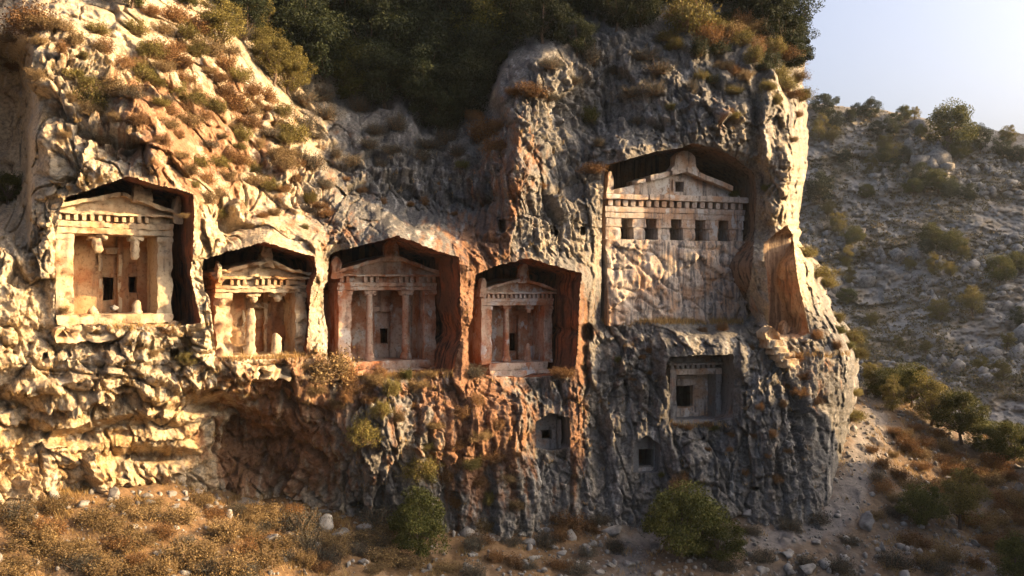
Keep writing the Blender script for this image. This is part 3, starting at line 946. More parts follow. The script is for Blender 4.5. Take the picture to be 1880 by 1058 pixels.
    part("step", box(lx(sx0), lx(sx1), -.30, D, zf - .42, zf, amp * 1.5, .05, .14, sd + 22), S.get('stepmat', mat), rt)
    part("step", box(lx(sx0) - .05, lx(sx1) + .1, -.55, D, zf - 1.1, zf - .40, amp * 3.5, .12, .14, sd + 23), mat, rt)
    for i, c in enumerate(S['cols']):
        column(T, rt, c[0], c[1], c[0], c[2], zf, za, mat, kind=c[3], cap_w=c[4], seed=sd + 30 + i * 7, amp=amp)
    niche(key, rt, ndepth, nmat)
    return rt


def hash_seed(k):
    return float(sum(ord(c) * (i + 3) for i, c in enumerate(k)) % 97)


t1 = temple('T1', T1, "sunlit cream temple tomb, leftmost in the cliff, with two broken capitals hanging under its beam",
            dict(inner=M_ochre, xl=101, xr=317, il=136, ir=289, floor=577, arch=431, d0=408, d1=396, c1=391, apex=(221, 352), nd=15, lost=(12, 13, 14), rake=.2, porch=1.7,
                 acro=[(238, 284, 330, 366, .05), (314, 337, 356, 400, .05)], door=(188, 216, 467, 558), hole=(190, 209, 510, 551), hole2=(237, 252, 509, 537),
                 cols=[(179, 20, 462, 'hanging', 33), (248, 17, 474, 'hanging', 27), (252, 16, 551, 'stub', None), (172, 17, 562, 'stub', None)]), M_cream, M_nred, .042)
t2 = temple('T2', T2, "small eroded cream temple tomb with one spiky broken column standing in its porch",
            dict(inner=M_ochre, xl=396, xr=564, il=427, ir=542, floor=652, arch=537, d0=524, d1=513, c1=508, apex=(484, 477), nd=15, lost=(0, 1, 12, 13, 14, 5), rake=.18, porch=1.5,
                 acro=[(474, 500, 447, 486, .35), (396, 408, 484, 512, .2)], door=(452, 484, 566, 652), hole=(440, 444, 617, 643),
                 cols=[(460, 20, 566, 'stub', None), (506, 17, 612, 'stub', None), (464, 16, 553, 'hanging', 24), (508, 17, 551, 'hanging', 26)]), M_cream, M_nred, .065)
t3 = temple('T3', T3, "red stained temple tomb with both its columns complete and a round acroterion on top",
            dict(xl=621, xr=801, il=646, ir=778, floor=662, arch=533, d0=519, d1=508, c1=504, apex=(719, 467), nd=17, lost=(2, 3, 7, 8, 9, 14), rake=.2, porch=1.7,
                 acro=[(700, 737, 440, 476, .12), (604, 630, 472, 508, .1)], door=(688, 716, 573, 662), hole=(699, 713, 603, 630),
                 cols=[(678, 13, 535, 'full', 23), (745, 14, 535, 'full', 25)]), M_red, M_nred, .028)
t4 = temple('T4', T4, "smallest temple tomb, one slim red column whole, the other only capital and stump",
            dict(xl=884, xr=1015, il=904, ir=999, floor=665, arch=561, d0=548, d1=540, c1=536, apex=(958, 510), nd=16, lost=(), rake=.16, porch=1.5,
                 acro=[(949, 972, 484, 516, .3), (878, 893, 511, 541, .1)], door=(935, 951, 580, 648), hole=(936, 949, 612, 644), step=(895, 1003),
                 cols=[(929, 11.5, 561, 'full', 16), (971, 10, 572, 'hanging', 16), (969, 12, 630, 'stub', None)]), M_pink, M_nred, .02)

# ---- the large unfinished tomb
def great_tomb():
    T = T5
    rt = root("unfinished_tomb", T, "largest tomb, high in the cliff, with five dark windows above an unfinished rough rock front")
    lx = lambda px, y=0: T.L(px, 420, y)[0]
    lz = lambda py, y=0: T.L(1240, py, y)[1]
    xl, xr = lx(1112), lx(1366)
    D = 3.0
    wins = [(1142, 1161), (1187, 1205), (1233, 1251), (1278, 1295), (1321, 1337)]
    zw0, zw1 = lz(440), lz(403)
    xs = [xl] + [v for w in wins for v in (lx(w[0]), lx(w[1]))] + [xr]
    for i in range(6):
        a, b = xs[2 * i], xs[2 * i + 1]
        zm = zw0 + .58 * (zw1 - zw0)
        part("window_pier", [box(a + (.10 if i else 0), b - .04, .02, 1.5, zw0 - .06, zm, .03, .07, .12, i * 3.1),
                             box(a, b, 0, 1.5, zm - .02, zm + .12, .02, .03, .12, i * 3.1 + 1), box(a + .02, b - .02, .015, 1.5, zm + .1, zw1 + .02, .02, .03, .12, i + .3)], M_grey, rt)
    part("chamber_wall", box(xl + .2, xr - .2, 2.6, D + .2, zw0 - .2, zw1 + .1, .03, .05, .2, 3), M_nbrown, rt)
    za, zb, zc, zd, ze = lz(403), lz(392), lz(382), lz(370), lz(359)
    part("architrave", [box(xl - .02, xr + .02, -.03, D, za, zb, .02, .03, .12, 41), box(xl - .05, xr + .05, -.08, D, zb - .01, zc, .02, .03, .12, 42)], M_grey, rt)
    part("frieze", box(xl + .05, xr - .05, .28, D, zc - .01, zd + .01, .02, .03, .2, 43), M_grey, rt)
    V, Qd = box(-.135, .135, -.16, .32, 0, zd - zc - .01, .015, .025, .07, 3)
    dm = mesh_np("dentil", V, Qd, None, M_grey)
    for k in range(18):
        px = 1119 + k * 14.05
        link("dentil", dm, rt, loc=(lx(px), (.02 * math.sin(k * 7.1)), zc + .006)).rotation_euler = (0, 0, .05 * math.sin(k * 3.3))
    g1 = lx(1186)
    part("cornice", box(xl - .1, g1, -.32, 1.2, zd, ze - .06, .025, .04, .12, 44), M_grey, rt)
    part("cornice", box(g1 + .08, xr + .14, -.33, 1.2, zd + .005, ze, .022, .04, .12, 45), M_grey, rt)
    xa, zA, th = lx(1257), lz(307), .30
    e = .14
    zl = lambda x: ze + (zA - th - ze) * np.clip(np.where(x < xa, (x - xl + e) / (xa - xl + e), (xr + e - x) / (xr + e - xa)), 0, 1) + .004
    w0, w1 = lx(1243), lx(1258)
    zt0, zt1 = lz(351), lz(332)
    ty = [slab(xl + .1, w0, .22, D, lambda x: ze - .05 + 0 * x, lambda x: zl(x) + .03, .025, .02, .14, 46), slab(w1, xr - .1, .22, D, lambda x: ze - .05 + 0 * x, lambda x: zl(x) + .03, .02, .02, .14, 47),
          slab(w0 - .02, w1 + .02, .225, D, lambda x: zt1 + 0 * x, lambda x: zl(x) + .02, .02, .02, .12, 48), box(w0 - .02, w1 + .02, .225, D, ze - .04, zt0, .02, .02, .12, 49), box(w0 - .05, w1 + .05, 1.2, D - .1, zt0 - .1, zt1 + .1, .02, .02, .2, 50)]
    part("tympanum", ty, M_grey, rt)
    part("window_frame", [box(w0 - .18, w0 - .01, .16, .4, zt0 - .02, zt1 + .1, .015, .02, .1, 51), box(w1 + .01, w1 + .18, .16, .4, zt0 - .02, zt1 + .1, .015, .02, .1, 52)], M_grey, rt)
    # raking cornice: whole on the right, broken into blocks on the left
    part("raking_cornice", slab(xa + .01, lx(1342), -.3, D, zl, lambda x: zl(x) + th, .025, .035, .12, 53), M_grey, rt)
    part("raking_cornice", slab(lx(1230), xa, -.3, D, zl, lambda x: zl(x) + th, .03, .04, .12, 54), M_grey, rt)
    part("raking_cornice", slab(lx(1191), lx(1228), -.26, D, zl, lambda x: zl(x) + th * 1.1, .04, .05, .12, 55), M_grey, rt)
    part("raking_cornice", slab(lx(1168), lx(1184), -.12, 1.2, zl, lambda x: zl(x) + th * .8, .05, .06, .12, 56), M_grey, rt)
    part("acroterion", tongue(lx(1255), lx(1276) - lx(1234), lz(312) - .12, lz(277), -.22, .4, .02, 57, .28), M_grey, rt)
    part("acroterion", tongue(lx(1120), .42, lz(350) - .3, lz(320), -.1, .35, .03, 58, .1), M_grey, rt)
    # unfinished rock front under the windows
    z0, z1 = lz(596), zw0 - .03

    def fm(u, v, w):
        x = xl - .1 + (xr - xl + .2) * u
        y = -.25 - .35 * (1 - w) + (D + .6) * v
        return x, y, z0 + (z1 - z0) * w
    Vv, Qv = block(fm, (110, 6, 70), .03, .08, 2.0, 60)
    fr = Vv[:, 1] < .6
    X_, Z_ = Vv[:, 0], Vv[:, 2]
    a, _ = facets(X_ * .75 + .5 * Z_, 0 * X_ + 3.2, Z_ * .42 - .3 * X_, 1.0)
    b, _ = facets(X_ * 1.9 + .6 * Z_, 0 * X_ + 7.2, Z_ * 1.2, .9)
    s = fbm(X_ * 1.5, 0 * X_, Z_ * .25, 4, .6)
    edge_ = sstep(z1, z1 - .5, Z_)
    Vv[:, 1] += fr * edge_ * (.20 * a + .07 * b + .10 * s + .10 * fbm(X_ * 3, 0 * X_ + 3, Z_ * 1.2, 5, .65) + .16 * sstep(.06, 0, np.abs(perlin(X_ * .5 + .45 * Z_, 0 * X_ + 5, Z_ * .5 - .3 * X_))))
    part("unfinished_front", (Vv, Qv), M_front, rt)
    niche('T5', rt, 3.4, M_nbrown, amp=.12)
    return rt


t5 = great_tomb()


def house_tomb():
    T = T6
    rt = root("house_tomb", T, "grey house tomb with a dark square doorway, below the largest tomb")
    lx = lambda px, y=0: T.L(px, 720, y)[0]
    lz = lambda py, y=0: T.L(1262, py, y)[1]
    zf = lz(768)
    part("side_wall", box(lx(1226), lx(1239), -.3, 2.2, zf - .2, lz(676), .05, .07, .12, 3), M_slate, rt)
    part("side_wall", box(lx(1313), lx(1324), -.1, 2.2, zf - .2, lz(676), .03, .05, .12, 4), M_slate, rt)
    part("architrave", box(lx(1230), lx(1324), -.12, 2.2, lz(688), lz(677), .025, .03, .12, 5), M_grey, rt)
    V, Qd = box(-.10, .10, -.25, .2, 0, lz(670) - lz(677), .012, .03, .07, 3)
    dm = mesh_np("beam_end", V, Qd, None, M_slate)
    for k in range(9):
        link("beam_end", dm, rt, loc=(lx(1232 + k * 9.4), 0, lz(677) + .003))
    part("cornice", box(lx(1224), lx(1326), -.38, 1.8, lz(670), lz(665), .03, .03, .12, 6), M_slate, rt)
    za = lz(665)
    part("gable", slab(lx(1228), lx(1326), -.1, 1.6, lambda x: za - .02 + 0 * x, lambda x: za + .55 - .35 * np.abs(x - lx(1277)) / (lx(1326) - lx(1277)), .05, .05, .12, 7), M_slate, rt)
    pd = .9
    X_ = lambda px: T.L(px, 720, pd)[0]
    Zp = lambda py: T.L(1262, py, pd)[1]
    h = (X_(1241), X_(1272), Zp(747), Zp(709))
    part("back_wall", [box(lx(1233), h[0], pd, pd + .4, zf - .2, lz(684), .02, .03, .14, 8), box(h[1], lx(1316), pd, pd + .4, zf - .2, lz(684), .02, .03, .14, 9), box(h[0] - .02, h[1] + .02, pd + .01, pd + .4, h[3], lz(684), .02, .03, .12, 10)], M_grey, rt)
    part("lintel", box(h[0] - .02, h[1] + .22, pd - .16, pd + .05, h[3] + .05, h[3] + .45, .025, .03, .1, 11), M_grey, rt)
    part("lintel", box(h[0] - .02, h[1] + .2, pd - .1, pd + .05, h[3] + .47, h[3] + .6, .02, .02, .1, 12), M_grey, rt)
    part("sill", box(h[0] - .1, h[1] + .25, pd - .25, pd + .38, zf - .1, h[2], .05, .06, .1, 13), M_grey, rt)
    part("step", box(lx(1228), lx(1340), -.5, 2.2, zf - .5, zf - .02, .05, .08, .14, 14), M_slate, rt)
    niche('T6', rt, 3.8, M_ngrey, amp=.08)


house_tomb()


def small_tombs():
    T = T7
    rt = root("gabled_grave_niche", T, "small pointed grave niche with a black square mouth, low in the grey wall")
    lx = lambda px, y=.25: T.L(px, 840, y)[0]
    lz = lambda py, y=.25: T.L(1187, py, y)[1]
    a, b, t, s = lx(1173), lx(1200), lz(825), lz(858)
    part("front_wall", [box(lx(1160), a, .25, .7, lz(872), t + .02, .02, .03, .1, 1), box(b, lx(1216), .25, .7, lz(872), t + .02, .02, .03, .1, 2),
                        slab(lx(1160), lx(1216), .26, .7, lambda x: t + 0 * x, lambda x: lz(798) + .1 - .9 * np.abs(x - lx(1188)) * .75, .02, .02, .1, 3)], M_slate, rt)
    part("sill", box(a - .05, b + .05, .2, .7, lz(874), s, .03, .04, .1, 4), M_grey, rt)
    niche('T7', rt, 3.6, M_ngrey, amp=.04, rings=12)
    T = T8
    rt = root("weathered_grave_niche", T, "small weathered grave niche with an arched hood, lower right of the smallest temple tomb")
    lx = lambda px, y=.3: T.L(px, 800, y)[0]
    lz = lambda py, y=.3: T.L(1010, py, y)[1]
    a, b, t, s = lx(994), lx(1013), lz(790), lz(806)
    part("front_wall", [box(lx(980), a, .3, .7, lz(830), t + .02, .03, .04, .1, 1), box(b, lx(1022), .3, .7, lz(830), t + .02, .03, .04, .1, 2), box(lx(980), lx(1022), .31, .7, t, lz(755), .03, .04, .1, 3), box(a - .02, b + .02, .31, .7, lz(830), s, .03, .04, .1, 5)], M_slate, rt)
    part("jamb", box(lx(1022), lx(1029), .1, .7, lz(830), lz(770), .03, .04, .1, 6), M_slate, rt)
    niche('T8', rt, 3.6, M_ngrey, amp=.06, rings=12)

    rt = root("rock_cut_alcove", TC, "tall tan alcove cut into the cliff's right-hand corner above the stone steps", "alcove")
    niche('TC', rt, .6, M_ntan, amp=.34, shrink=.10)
    part("fallen_slab", slab(TC.L(1418, 600)[0], TC.L(1432, 600)[0], -1.4, -.6, lambda x: TC.L(1440, 624)[1] + 0 * x, lambda x: TC.L(1440, 588)[1] - .9 * np.abs(x - TC.L(1426, 600)[0]), .07, .08, .1, 9), M_ntan, rt)


small_tombs()


def stairs():
    O = at(1434, 632, 47.75)
    rt = link("rock_cut_stairs", None, None, "short flight of pale rock-cut steps below the tall alcove", "stairs", loc=O)
    rt.rotation_euler = (0, 0, R(12))
    for k in range(4):
        x = -.62 + .20 * k
        g = box(x, x + .80, .05 - .24 * k, 1.8, .22 - .33 * k - .5, .22 - .33 * k, .05, .045, .07, 5 + k * 3)
        part("step", g, M_cream, rt)
    part("broken_block", slab(-.75, .1, .3, 1.4, lambda x: .2 + 0 * x, lambda x: .95 - .9 * np.abs(x + .35), .05, .06, .1, 77), M_cream, rt)


stairs()

# ------------------------------------------------------------------ ground: slopes below the cliff
GP = [(-150, 905, 34), (0, 905, 36), (300, 905, 39), (450, 922, 42), (600, 945, 42.5), (750, 972, 43), (900, 985, 43.8), (1050, 962, 45.3), (1200, 965, 46), (1350, 950, 46), (1500, 945, 46.8),
      (-150, 1058, 30), (0, 1058, 31.5), (300, 1058, 33.5), (600, 1058, 37), (900, 1058, 39.5), (1200, 1058, 41), (1500, 1058, 41.5), (1880, 1058, 42), (2100, 1058, 42),
      (150, 980, 34.5), (450, 985, 38), (750, 1015, 41), (1050, 1010, 43),
      (1560, 900, 48.5), (1572, 830, 52), (1600, 765, 58), (1625, 722, 64), (1720, 762, 64), (1800, 805, 63), (1880, 850, 62), (2050, 900, 60), (1700, 900, 51), (1880, 950, 51), (1620, 985, 45.5), (1750, 830, 57), (1650, 850, 53.5)]
gp = [at(*g) for g in GP]
gp += [np.array(v) for v in [(-30, 55, 6), (-15, 62, 5), (0, 68, 4), (12, 75, 3), (26, 80, -2), (38, 80, -6), (55, 80, -12), (80, 80, -16), (30, 110, -16), (70, 120, -18), (-30, 110, 0), (0, 110, -6), (-20, 20, -3.5), (0, 25, -4), (18, 28, -3), (34, 36, 14), (37, 42, 16), (40, 47, 15), (37, 28, 9), (30, 30, 3), (60, 40, 4), (46, 56, -2),  # includes an unseen spur at the right, added to shade the ground
                             (-20, 5, -12), (20, 5, -14), (60, 5, -14), (90, 60, -10), (-55, 30, 4), (-55, 60, 8), (-55, 5, -6)]]
gp = np.array(gp)
gfield = tps(gp[:, :2] / 10, gp[:, 2], .002)
xs = np.concatenate([np.arange(-60, -25, 1.2), np.arange(-25, 42, .13), np.arange(42, 110, 1.2)])
ys = np.concatenate([np.arange(4, 29, 1.0), np.arange(29, 60, .13), np.arange(60, 72, .3), np.arange(72, 130, 2)])
cgx, cgy = np.arange(-62, 113, 1.0), np.arange(2, 134, 1.0)
GG = gfield(*np.meshgrid(cgx / 10, cgy / 10)).astype(np.float32)
GXm, GYm = np.meshgrid(xs, ys)


def ground_base(x, y):
    return bil(GG, (x + 62) / 1.0, (y - 2) / 1.0)


def ground_noise(x, y):
    f, j = facets(x * .9, y * .9, x * 0 + 2.5, .8)
    return .30 * fbm(x * .35, y * .35, x * 0, 4) + .20 * fbm(x * 1.5, y * 1.5, x * 0 + 5, 5, .65) + .28 * f * sstep(-.1, .4, fbm(x * .3 + 7, y * .3, x * 0, 3))


def ground_z(x, y):
    x = np.asarray(x, float); y = np.asarray(y, float)
    return ground_base(x, y) + ground_noise(x, y)


GZm = ground_z(GXm, GYm)
b1 = fbm(GXm * .4, GYm * .4, GXm * 0 + 3, 5, .6)
b2 = fbm(GXm * 1.4, GYm * 1.4, GXm * 0 + 8, 4, .6)
earth = np.array([.165, .10, .05]); gravel = np.array([.095, .082, .07]); brown = np.array([.09, .05, .025])
gpx = GXm / GYm * F + 940
gm = np.clip(sstep(950, 1150, gpx) * .6 + .9 * b1, 0, 1)
gt = earth * (1 - gm[..., None]) + gravel * gm[..., None]
bm = sstep(.05, .35, b2) * .7
gt = gt * (1 - bm[..., None]) + brown * bm[..., None]
# the footpath climbing the right-hand slope
pth = [at(*v) for v in [(1160, 1058, 41), (1160, 1000, 44), (1200, 985, 45), (1400, 1000, 44), (1530, 950, 46.2), (1575, 880, 49.5), (1595, 800, 55), (1615, 740, 62)]]
dp, _, _ = poly_dist([(p[0], p[1]) for p in pth] + [(p[0], p[1]) for p in pth[::-1]], GXm, GYm)
pm_ = sstep(1.1, .4, dp + .5 * b2)
gt = gt * (1 - pm_[..., None]) + np.array([.15, .13, .115]) * pm_[..., None]
ny, nx = GXm.shape
i, j = np.meshgrid(np.arange(ny - 1), np.arange(nx - 1), indexing='ij')
s = (i * nx + j).ravel()
link("ground", mesh_np("ground", np.stack([GXm, GYm, GZm], -1).reshape(-1, 3), np.stack([s, s + 1, s + nx + 1, s + nx], -1), None, M_ground, False, gt.reshape(-1, 3)), kind="structure")
V = np.array([(-74, -19, -26), (184, -19, -26), (184, 260, -26), (-74, 260, -26)], float)
link("valley_floor", mesh_np("valley_floor", V, [(0, 1, 2, 3)], None, M_ground, False, np.array([[.2, .17, .12]] * 4)), kind="structure")

# ------------------------------------------------------------------ far hill on the right
HC = np.array([(1380, 178), (1490, 190), (1540, 194), (1600, 199), (1650, 207), (1700, 221), (1780, 234), (1880, 246), (2050, 200), (2300, 70), (2500, -10)], float)  # crest raised out of view at the right, added to shade the hill
HP = [(1380, 150, 215), (1500, 190, 205), (1700, 220, 196), (1880, 246, 188), (2200, 230, 172), (2500, 180, 160), (1380, 450, 178), (1500, 450, 172), (1700, 450, 162), (1880, 450, 154), (2200, 450, 135), (2500, 450, 115),
      (1480, 650, 140), (1600, 650, 136), (1750, 650, 130), (1880, 650, 125), (2200, 650, 108), (2500, 650, 90), (1400, 900, 100), (1600, 900, 98), (1880, 900, 95), (2300, 900, 80), (2500, 900, 72), (1650, 330, 182), (1600, 550, 155)]
HPa = np.array(HP)
hf = tps(HPa[:, :2] / 100, HPa[:, 2], .02)
hx = np.linspace(1385, 2500, 520)
hv_ = np.linspace(0, 1, 380)
HXm = np.repeat(hx[None], 380, 0)
crest = np.interp(hx, HC[:, 0], HC[:, 1]) + 3 * perlin(hx * .03, hx * 0, hx * 0 + .3) + 2 * perlin(hx * .12, hx * 0, hx * 0 + 4.3)
HYm = crest[None] + (920 - crest[None]) * hv_[:, None]
hB = hf(HXm / 100, HYm / 100)
hX, hZ = (HXm - 940) / F * hB, (529 - HYm) / F * hB
hw = fbm(hX * .03, hB * .03, hZ * .03, 3)
f1, _ = facets(hX * .08 + hw, hB * .08, hZ * .11, 1.0)
f2, _ = facets(hX * .3, hB * .3, hZ * .36 + hw, 1.0)
st_ = ((hZ * .11 + .02 * hX + .5 * hw) % 1.0)
hD = 1.3 * f1 + .5 * f2 + .9 * fbm(hX * .9, hB * .9, hZ * .9, 3, .6) + 3.5 * fbm(hX * .03, hB * .03, hZ * .03, 4) + 3.0 * fbm(hX * .22, hB * .22, hZ * .22, 5, .65) + .0 * (st_ - .5) * sstep(-.3, .3, fbm(hX * .05 + 5, hB * .05, hZ * .05, 3))
hYs = hB + hD * sstep(0, .06, hv_)[:, None]


def hill_point(px, py):
    c = np.interp(px, hx, crest)
    fr = np.clip((py - c) / (920 - c) * 379, 0, 378.99); fc = np.clip((px - 1385) / (2500 - 1385) * 519, 0, 518.99)
    y = float(bil(hYs, np.array([fc]), np.array([fr]))[0])
    return at(px, py, y)


HPt = np.stack([(HXm - 940) / F * hYs, hYs, CZ + (529 - HYm) / F * hYs], -1)
back = [HPt[:1] + np.array([0, 12.0 * k, -1.2 * k * k]) for k in range(6, 0, -1)]
HPt = np.concatenate(back + [HPt], 0)
hb1 = fbm(hX * .12, hB * .12, hZ * .12, 5, .6); hb2 = fbm(hX * .5, hB * .5, hZ * .5, 4, .6)
ht = np.array([.25, .225, .195]) * np.ones(HXm.shape + (1,))
m = sstep(-.1, .35, hb1); ht = ht * (1 - m[..., None]) + np.array([.20, .15, .095]) * m[..., None]
m = sstep(.1, .4, hb2) * .7; ht = ht * (1 - m[..., None]) + np.array([.14, .12, .085]) * m[..., None]
m = sstep(.15, .45, -hb2) * .6; ht = ht * (1 - m[..., None]) + np.array([.30, .28, .25]) * m[..., None]
ht = np.concatenate([np.repeat(ht[:1], 6, 0), ht], 0)
ny, nx = HPt.shape[:2]
i, j = np.meshgrid(np.arange(ny - 1), np.arange(nx - 1), indexing='ij')
s = (i * nx + j).ravel()
link("hill", mesh_np("hill", HPt.reshape(-1, 3), np.stack([s, s + nx, s + nx + 1, s + 1], -1), None, M_hill, False, ht.reshape(-1, 3)), kind="structure")

def ico(sub=3):
    import bmesh
    bm = bmesh.new()
    bmesh.ops.create_icosphere(bm, subdivisions=sub, radius=1)
    V = np.array([v.co[:] for v in bm.verts]); Tt = np.array([[v.index for v in f.verts] for f in bm.faces])
    bm.free()
    return V, Tt


# ------------------------------------------------------------------ plants
def leaf_cards(pts, size, r, droop=.0):
    n = len(pts)
    d = r.normal(size=(n, 3)); d /= np.linalg.norm(d, axis=1)[:, None]
    d[:, 2] -= droop
    e = r.normal(size=(n, 3)); e -= (e * d).sum(1)[:, None] * d / (d * d).sum(1)[:, None]
    e /= np.linalg.norm(e, axis=1)[:, None]
    s = size * r.uniform(.6, 1.35, (n, 1))
    a = pts - d * s * .5; b = pts + d * s * .5
    V = np.stack([a, pts + e * s * .3, b, pts - e * s * .3], 1).reshape(-1, 3)
    q = np.arange(n * 4).reshape(-1, 4)
    return V, q


def limb(p0, p1, r0, r1, ns=6):
    p0, p1 = np.array(p0, float), np.array(p1, float)
    d = (p1 - p0) / np.linalg.norm(p1 - p0)
    a = np.cross(d, [.3, .9, .1]); a /= np.linalg.norm(a); b = np.cross(d, a)
    t = np.linspace(0, 2 * math.pi, ns, endpoint=False)
    ring = np.cos(t)[:, None] * a + np.sin(t)[:, None] * b
    V = np.vstack([p0 + ring * r0, p1 + ring * r1])
    k = np.arange(ns)
    return V, np.stack([k, (k + 1) % ns, ns + (k + 1) % ns, ns + k], -1)


def join(gs):
    Vs, Qs, b = [], [], 0
    for V, q in gs:
        Vs.append(V); Qs.append(q + b); b += len(V)
    return np.concatenate(Vs), np.concatenate(Qs)


def make_tree(name, mat, seed, h, cw, ch, trunk_h, n_clump, n_leaf, leaf, label="", cat="tree", spread=.25):
    """unit built at real size; crown of leaf clumps carried on limbs"""
    r = np.random.RandomState(seed)
    rt = link(name, None, None, label, cat)
    cz = trunk_h + .5 * ch
    cl = []
    while len(cl) < n_clump:
        p = r.uniform(-1, 1, 3)
        q = np.linalg.norm(p)
        if q > (1.12 if r.uniform() < .35 else .92) or q < .35:
            continue
        taper = 1 - .35 * max(0, p[2])
        cl.append((p[0] * cw * .5 * taper, p[1] * cw * .5 * taper, cz + p[2] * ch * .5))
    cl = np.array(cl)
    g = [limb((0, 0, -.3), (.05 * h, .03 * h, trunk_h), .035 * h, .024 * h, 8), limb((.05 * h, .03 * h, trunk_h), (0, 0, cz + .2 * ch), .024 * h, .008 * h)]
    for c in cl[: max(5, n_clump // 3)]:
        z0 = r.uniform(.5, 1.1) * trunk_h + .1 * ch
        g.append(limb((.03 * h, .02 * h, z0), c, .012 * h, .004 * h, 5))
    V, q = join(g)
    link("trunk", mesh_np("trunk", V, q, None, M_bark), rt)
    pts = []
    per = n_leaf // n_clump
    for c in cl:
        rad = spread * min(cw, ch) * r.uniform(.35, 1.15)
        p = r.normal(size=(per, 3)); p /= np.linalg.norm(p, axis=1)[:, None]
        p *= (r.uniform(.15, 1, (per, 1)) ** .5) * rad
        p[:, 2] *= .75
        pts.append(c + p)
    pts = np.concatenate(pts)
    V, q = leaf_cards(pts, leaf, r)
    link("crown", mesh_np("crown", V, q, None, mat), rt)
    return rt


def make_shrub(name, mat, seed, n_stem, n_leaf, leaf, label="", up=.8):
    """unit shrub about 1 m across: stems fan out from the root, fine leaves along them"""
    r = np.random.RandomState(seed)
    rt = link(name, None, None, label, "shrub")
    g, pts = [], []
    for k in range(n_stem):
        a = r.uniform(0, 2 * math.pi)
        d = np.array([math.cos(a), math.sin(a), r.uniform(.05, 1.0) * up * 2]); d /= np.linalg.norm(d)
        L = r.uniform(.28, .58)
        b = np.array([r.normal(0, .05), r.normal(0, .05), -.08])
        m = b + d * L * .55 + r.normal(0, .05, 3)
        e = b + d * L + np.array([0, 0, r.uniform(-.03, .1)]) + r.normal(0, .06, 3)
        g.append(limb(b, m, .012, .008, 3)); g.append(limb(m, e, .008, .003, 3))
        t = r.uniform(.35, 1.08, (n_leaf // n_stem, 1))
        t = np.sqrt(t)
        p = np.where(t < .55, b + (m - b) * t / .55, m + (e - m) * (t - .55) / .45)
        pts.append(p + r.normal(0, .06, p.shape))
    V, q = join(g)
    link("stems", mesh_np("stems", V, q, None, M_twig), rt)
    V, q = leaf_cards(np.concatenate(pts), leaf, r)
    link("leaves", mesh_np("leaves", V, q, None, mat), rt)
    return rt


ORD = ["first", "second", "third", "fourth", "fifth", "sixth", "seventh", "eighth", "ninth", "tenth", "eleventh", "twelfth", "thirteenth", "fourteenth", "fifteenth", "sixteenth", "seventeenth", "eighteenth", "nineteenth", "twentieth", "twenty-first", "twenty-second"]


def rows(base, lst):
    """a label for each (px, py, w): which row, counted from the left"""
    n = len(lst)
    k = 1 if n < 9 else 2 if n < 19 else 3 if n < 40 else 4
    names = {1: [""], 2: [" of the upper row", " of the lower row"], 3: [" of the top row", " of the middle row", " of the bottom row"], 4: [" of the topmost row", " of the second row", " of the third row", " of the lowest row"]}[k]
    idx = sorted(range(n), key=lambda i: lst[i][1])
    out = [None] * n
    for b in range(k):
        seg = sorted(idx[b * n // k:(b + 1) * n // k], key=lambda i: lst[i][0])
        for q, i in enumerate(seg):
            out[i] = f"{base}, {ORD[q]} from the left{names[b]}"
    return out


PROTO = {}


def proto(key, fn):
    PROTO[key] = [fn(s) for s in range(3)]


proto('tan', lambda s: make_shrub("dry_shrub", L_tan, 20 + s, 90, 3600, .042))
proto('rust', lambda s: make_shrub("dry_shrub", L_rust, 30 + s, 90, 3800, .044))
proto('olive', lambda s: make_shrub("olive_shrub", L_olive, 40 + s, 90, 4500, .044, up=.9))
proto('grey', lambda s: make_shrub("thorn_shrub", L_greyb, 50 + s, 110, 4000, .034))
proto('green', lambda s: make_shrub("green_shrub", L_green, 60 + s, 90, 4500, .046, up=.8))
proto('dark', lambda s: make_shrub("dark_shrub", L_dark, 70 + s, 90, 4500, .046, up=.8))
proto('tdark', lambda s: make_tree("evergreen_tree", L_dark, 80 + s, 4, 3.6, 3.4, .8, 40, 13000, .13))
proto('tgreen', lambda s: make_tree("broadleaf_tree", L_green, 90 + s, 4, 3.6, 3.2, .8, 50, 18000, .125))
proto('tolive', lambda s: make_tree("olive_tree", L_olive, 100 + s, 4, 3.0, 3.4, .7, 34, 13000, .10))
proto('tbush', lambda s: make_tree("bush_tree", L_green, 110 + s, 3.3, 3.6, 3.2, .15, 44, 17000, .12))
ALLP = [o for v in PROTO.values() for o in v]
count = {}


def put(kind, P, size, label, group=None, tilt=.0, cat=None, squash=1.0):
    """size = width in metres"""
    k = count.get(kind, 0); count[kind] = k + 1
    src = PROTO[kind][k % 3]
    base = 3.6 if kind in ('tdark', 'tgreen', 'tbush') else 3.0 if kind == 'tolive' else 1.0
    sc = size / base
    v_ = (.12 if kind[0] == 't' and kind != 'tan' else .32)
    return copy_tree(src, P, random.uniform(0, 6.28), (sc * random.uniform(1 - v_, 1 + v_), sc * random.uniform(1 - v_, 1 + v_), sc * squash * random.uniform(1 - v_, 1 + v_)), label, cat or ("tree" if kind[0] == 't' and kind != 'tan' else "shrub"), group, tilt)


def cl(kind, px, py, wpx, label, group=None, lift=.0, squash=1.0):
    P = on_cliff(px, py)
    w = wpx / F * P[1]
    P[1] -= .12 * w if kind in ('tan', 'rust', 'olive', 'grey', 'green', 'dark') else -.1 * w
    P[2] -= lift * w
    return put(kind, P, w, label, group, squash=squash)


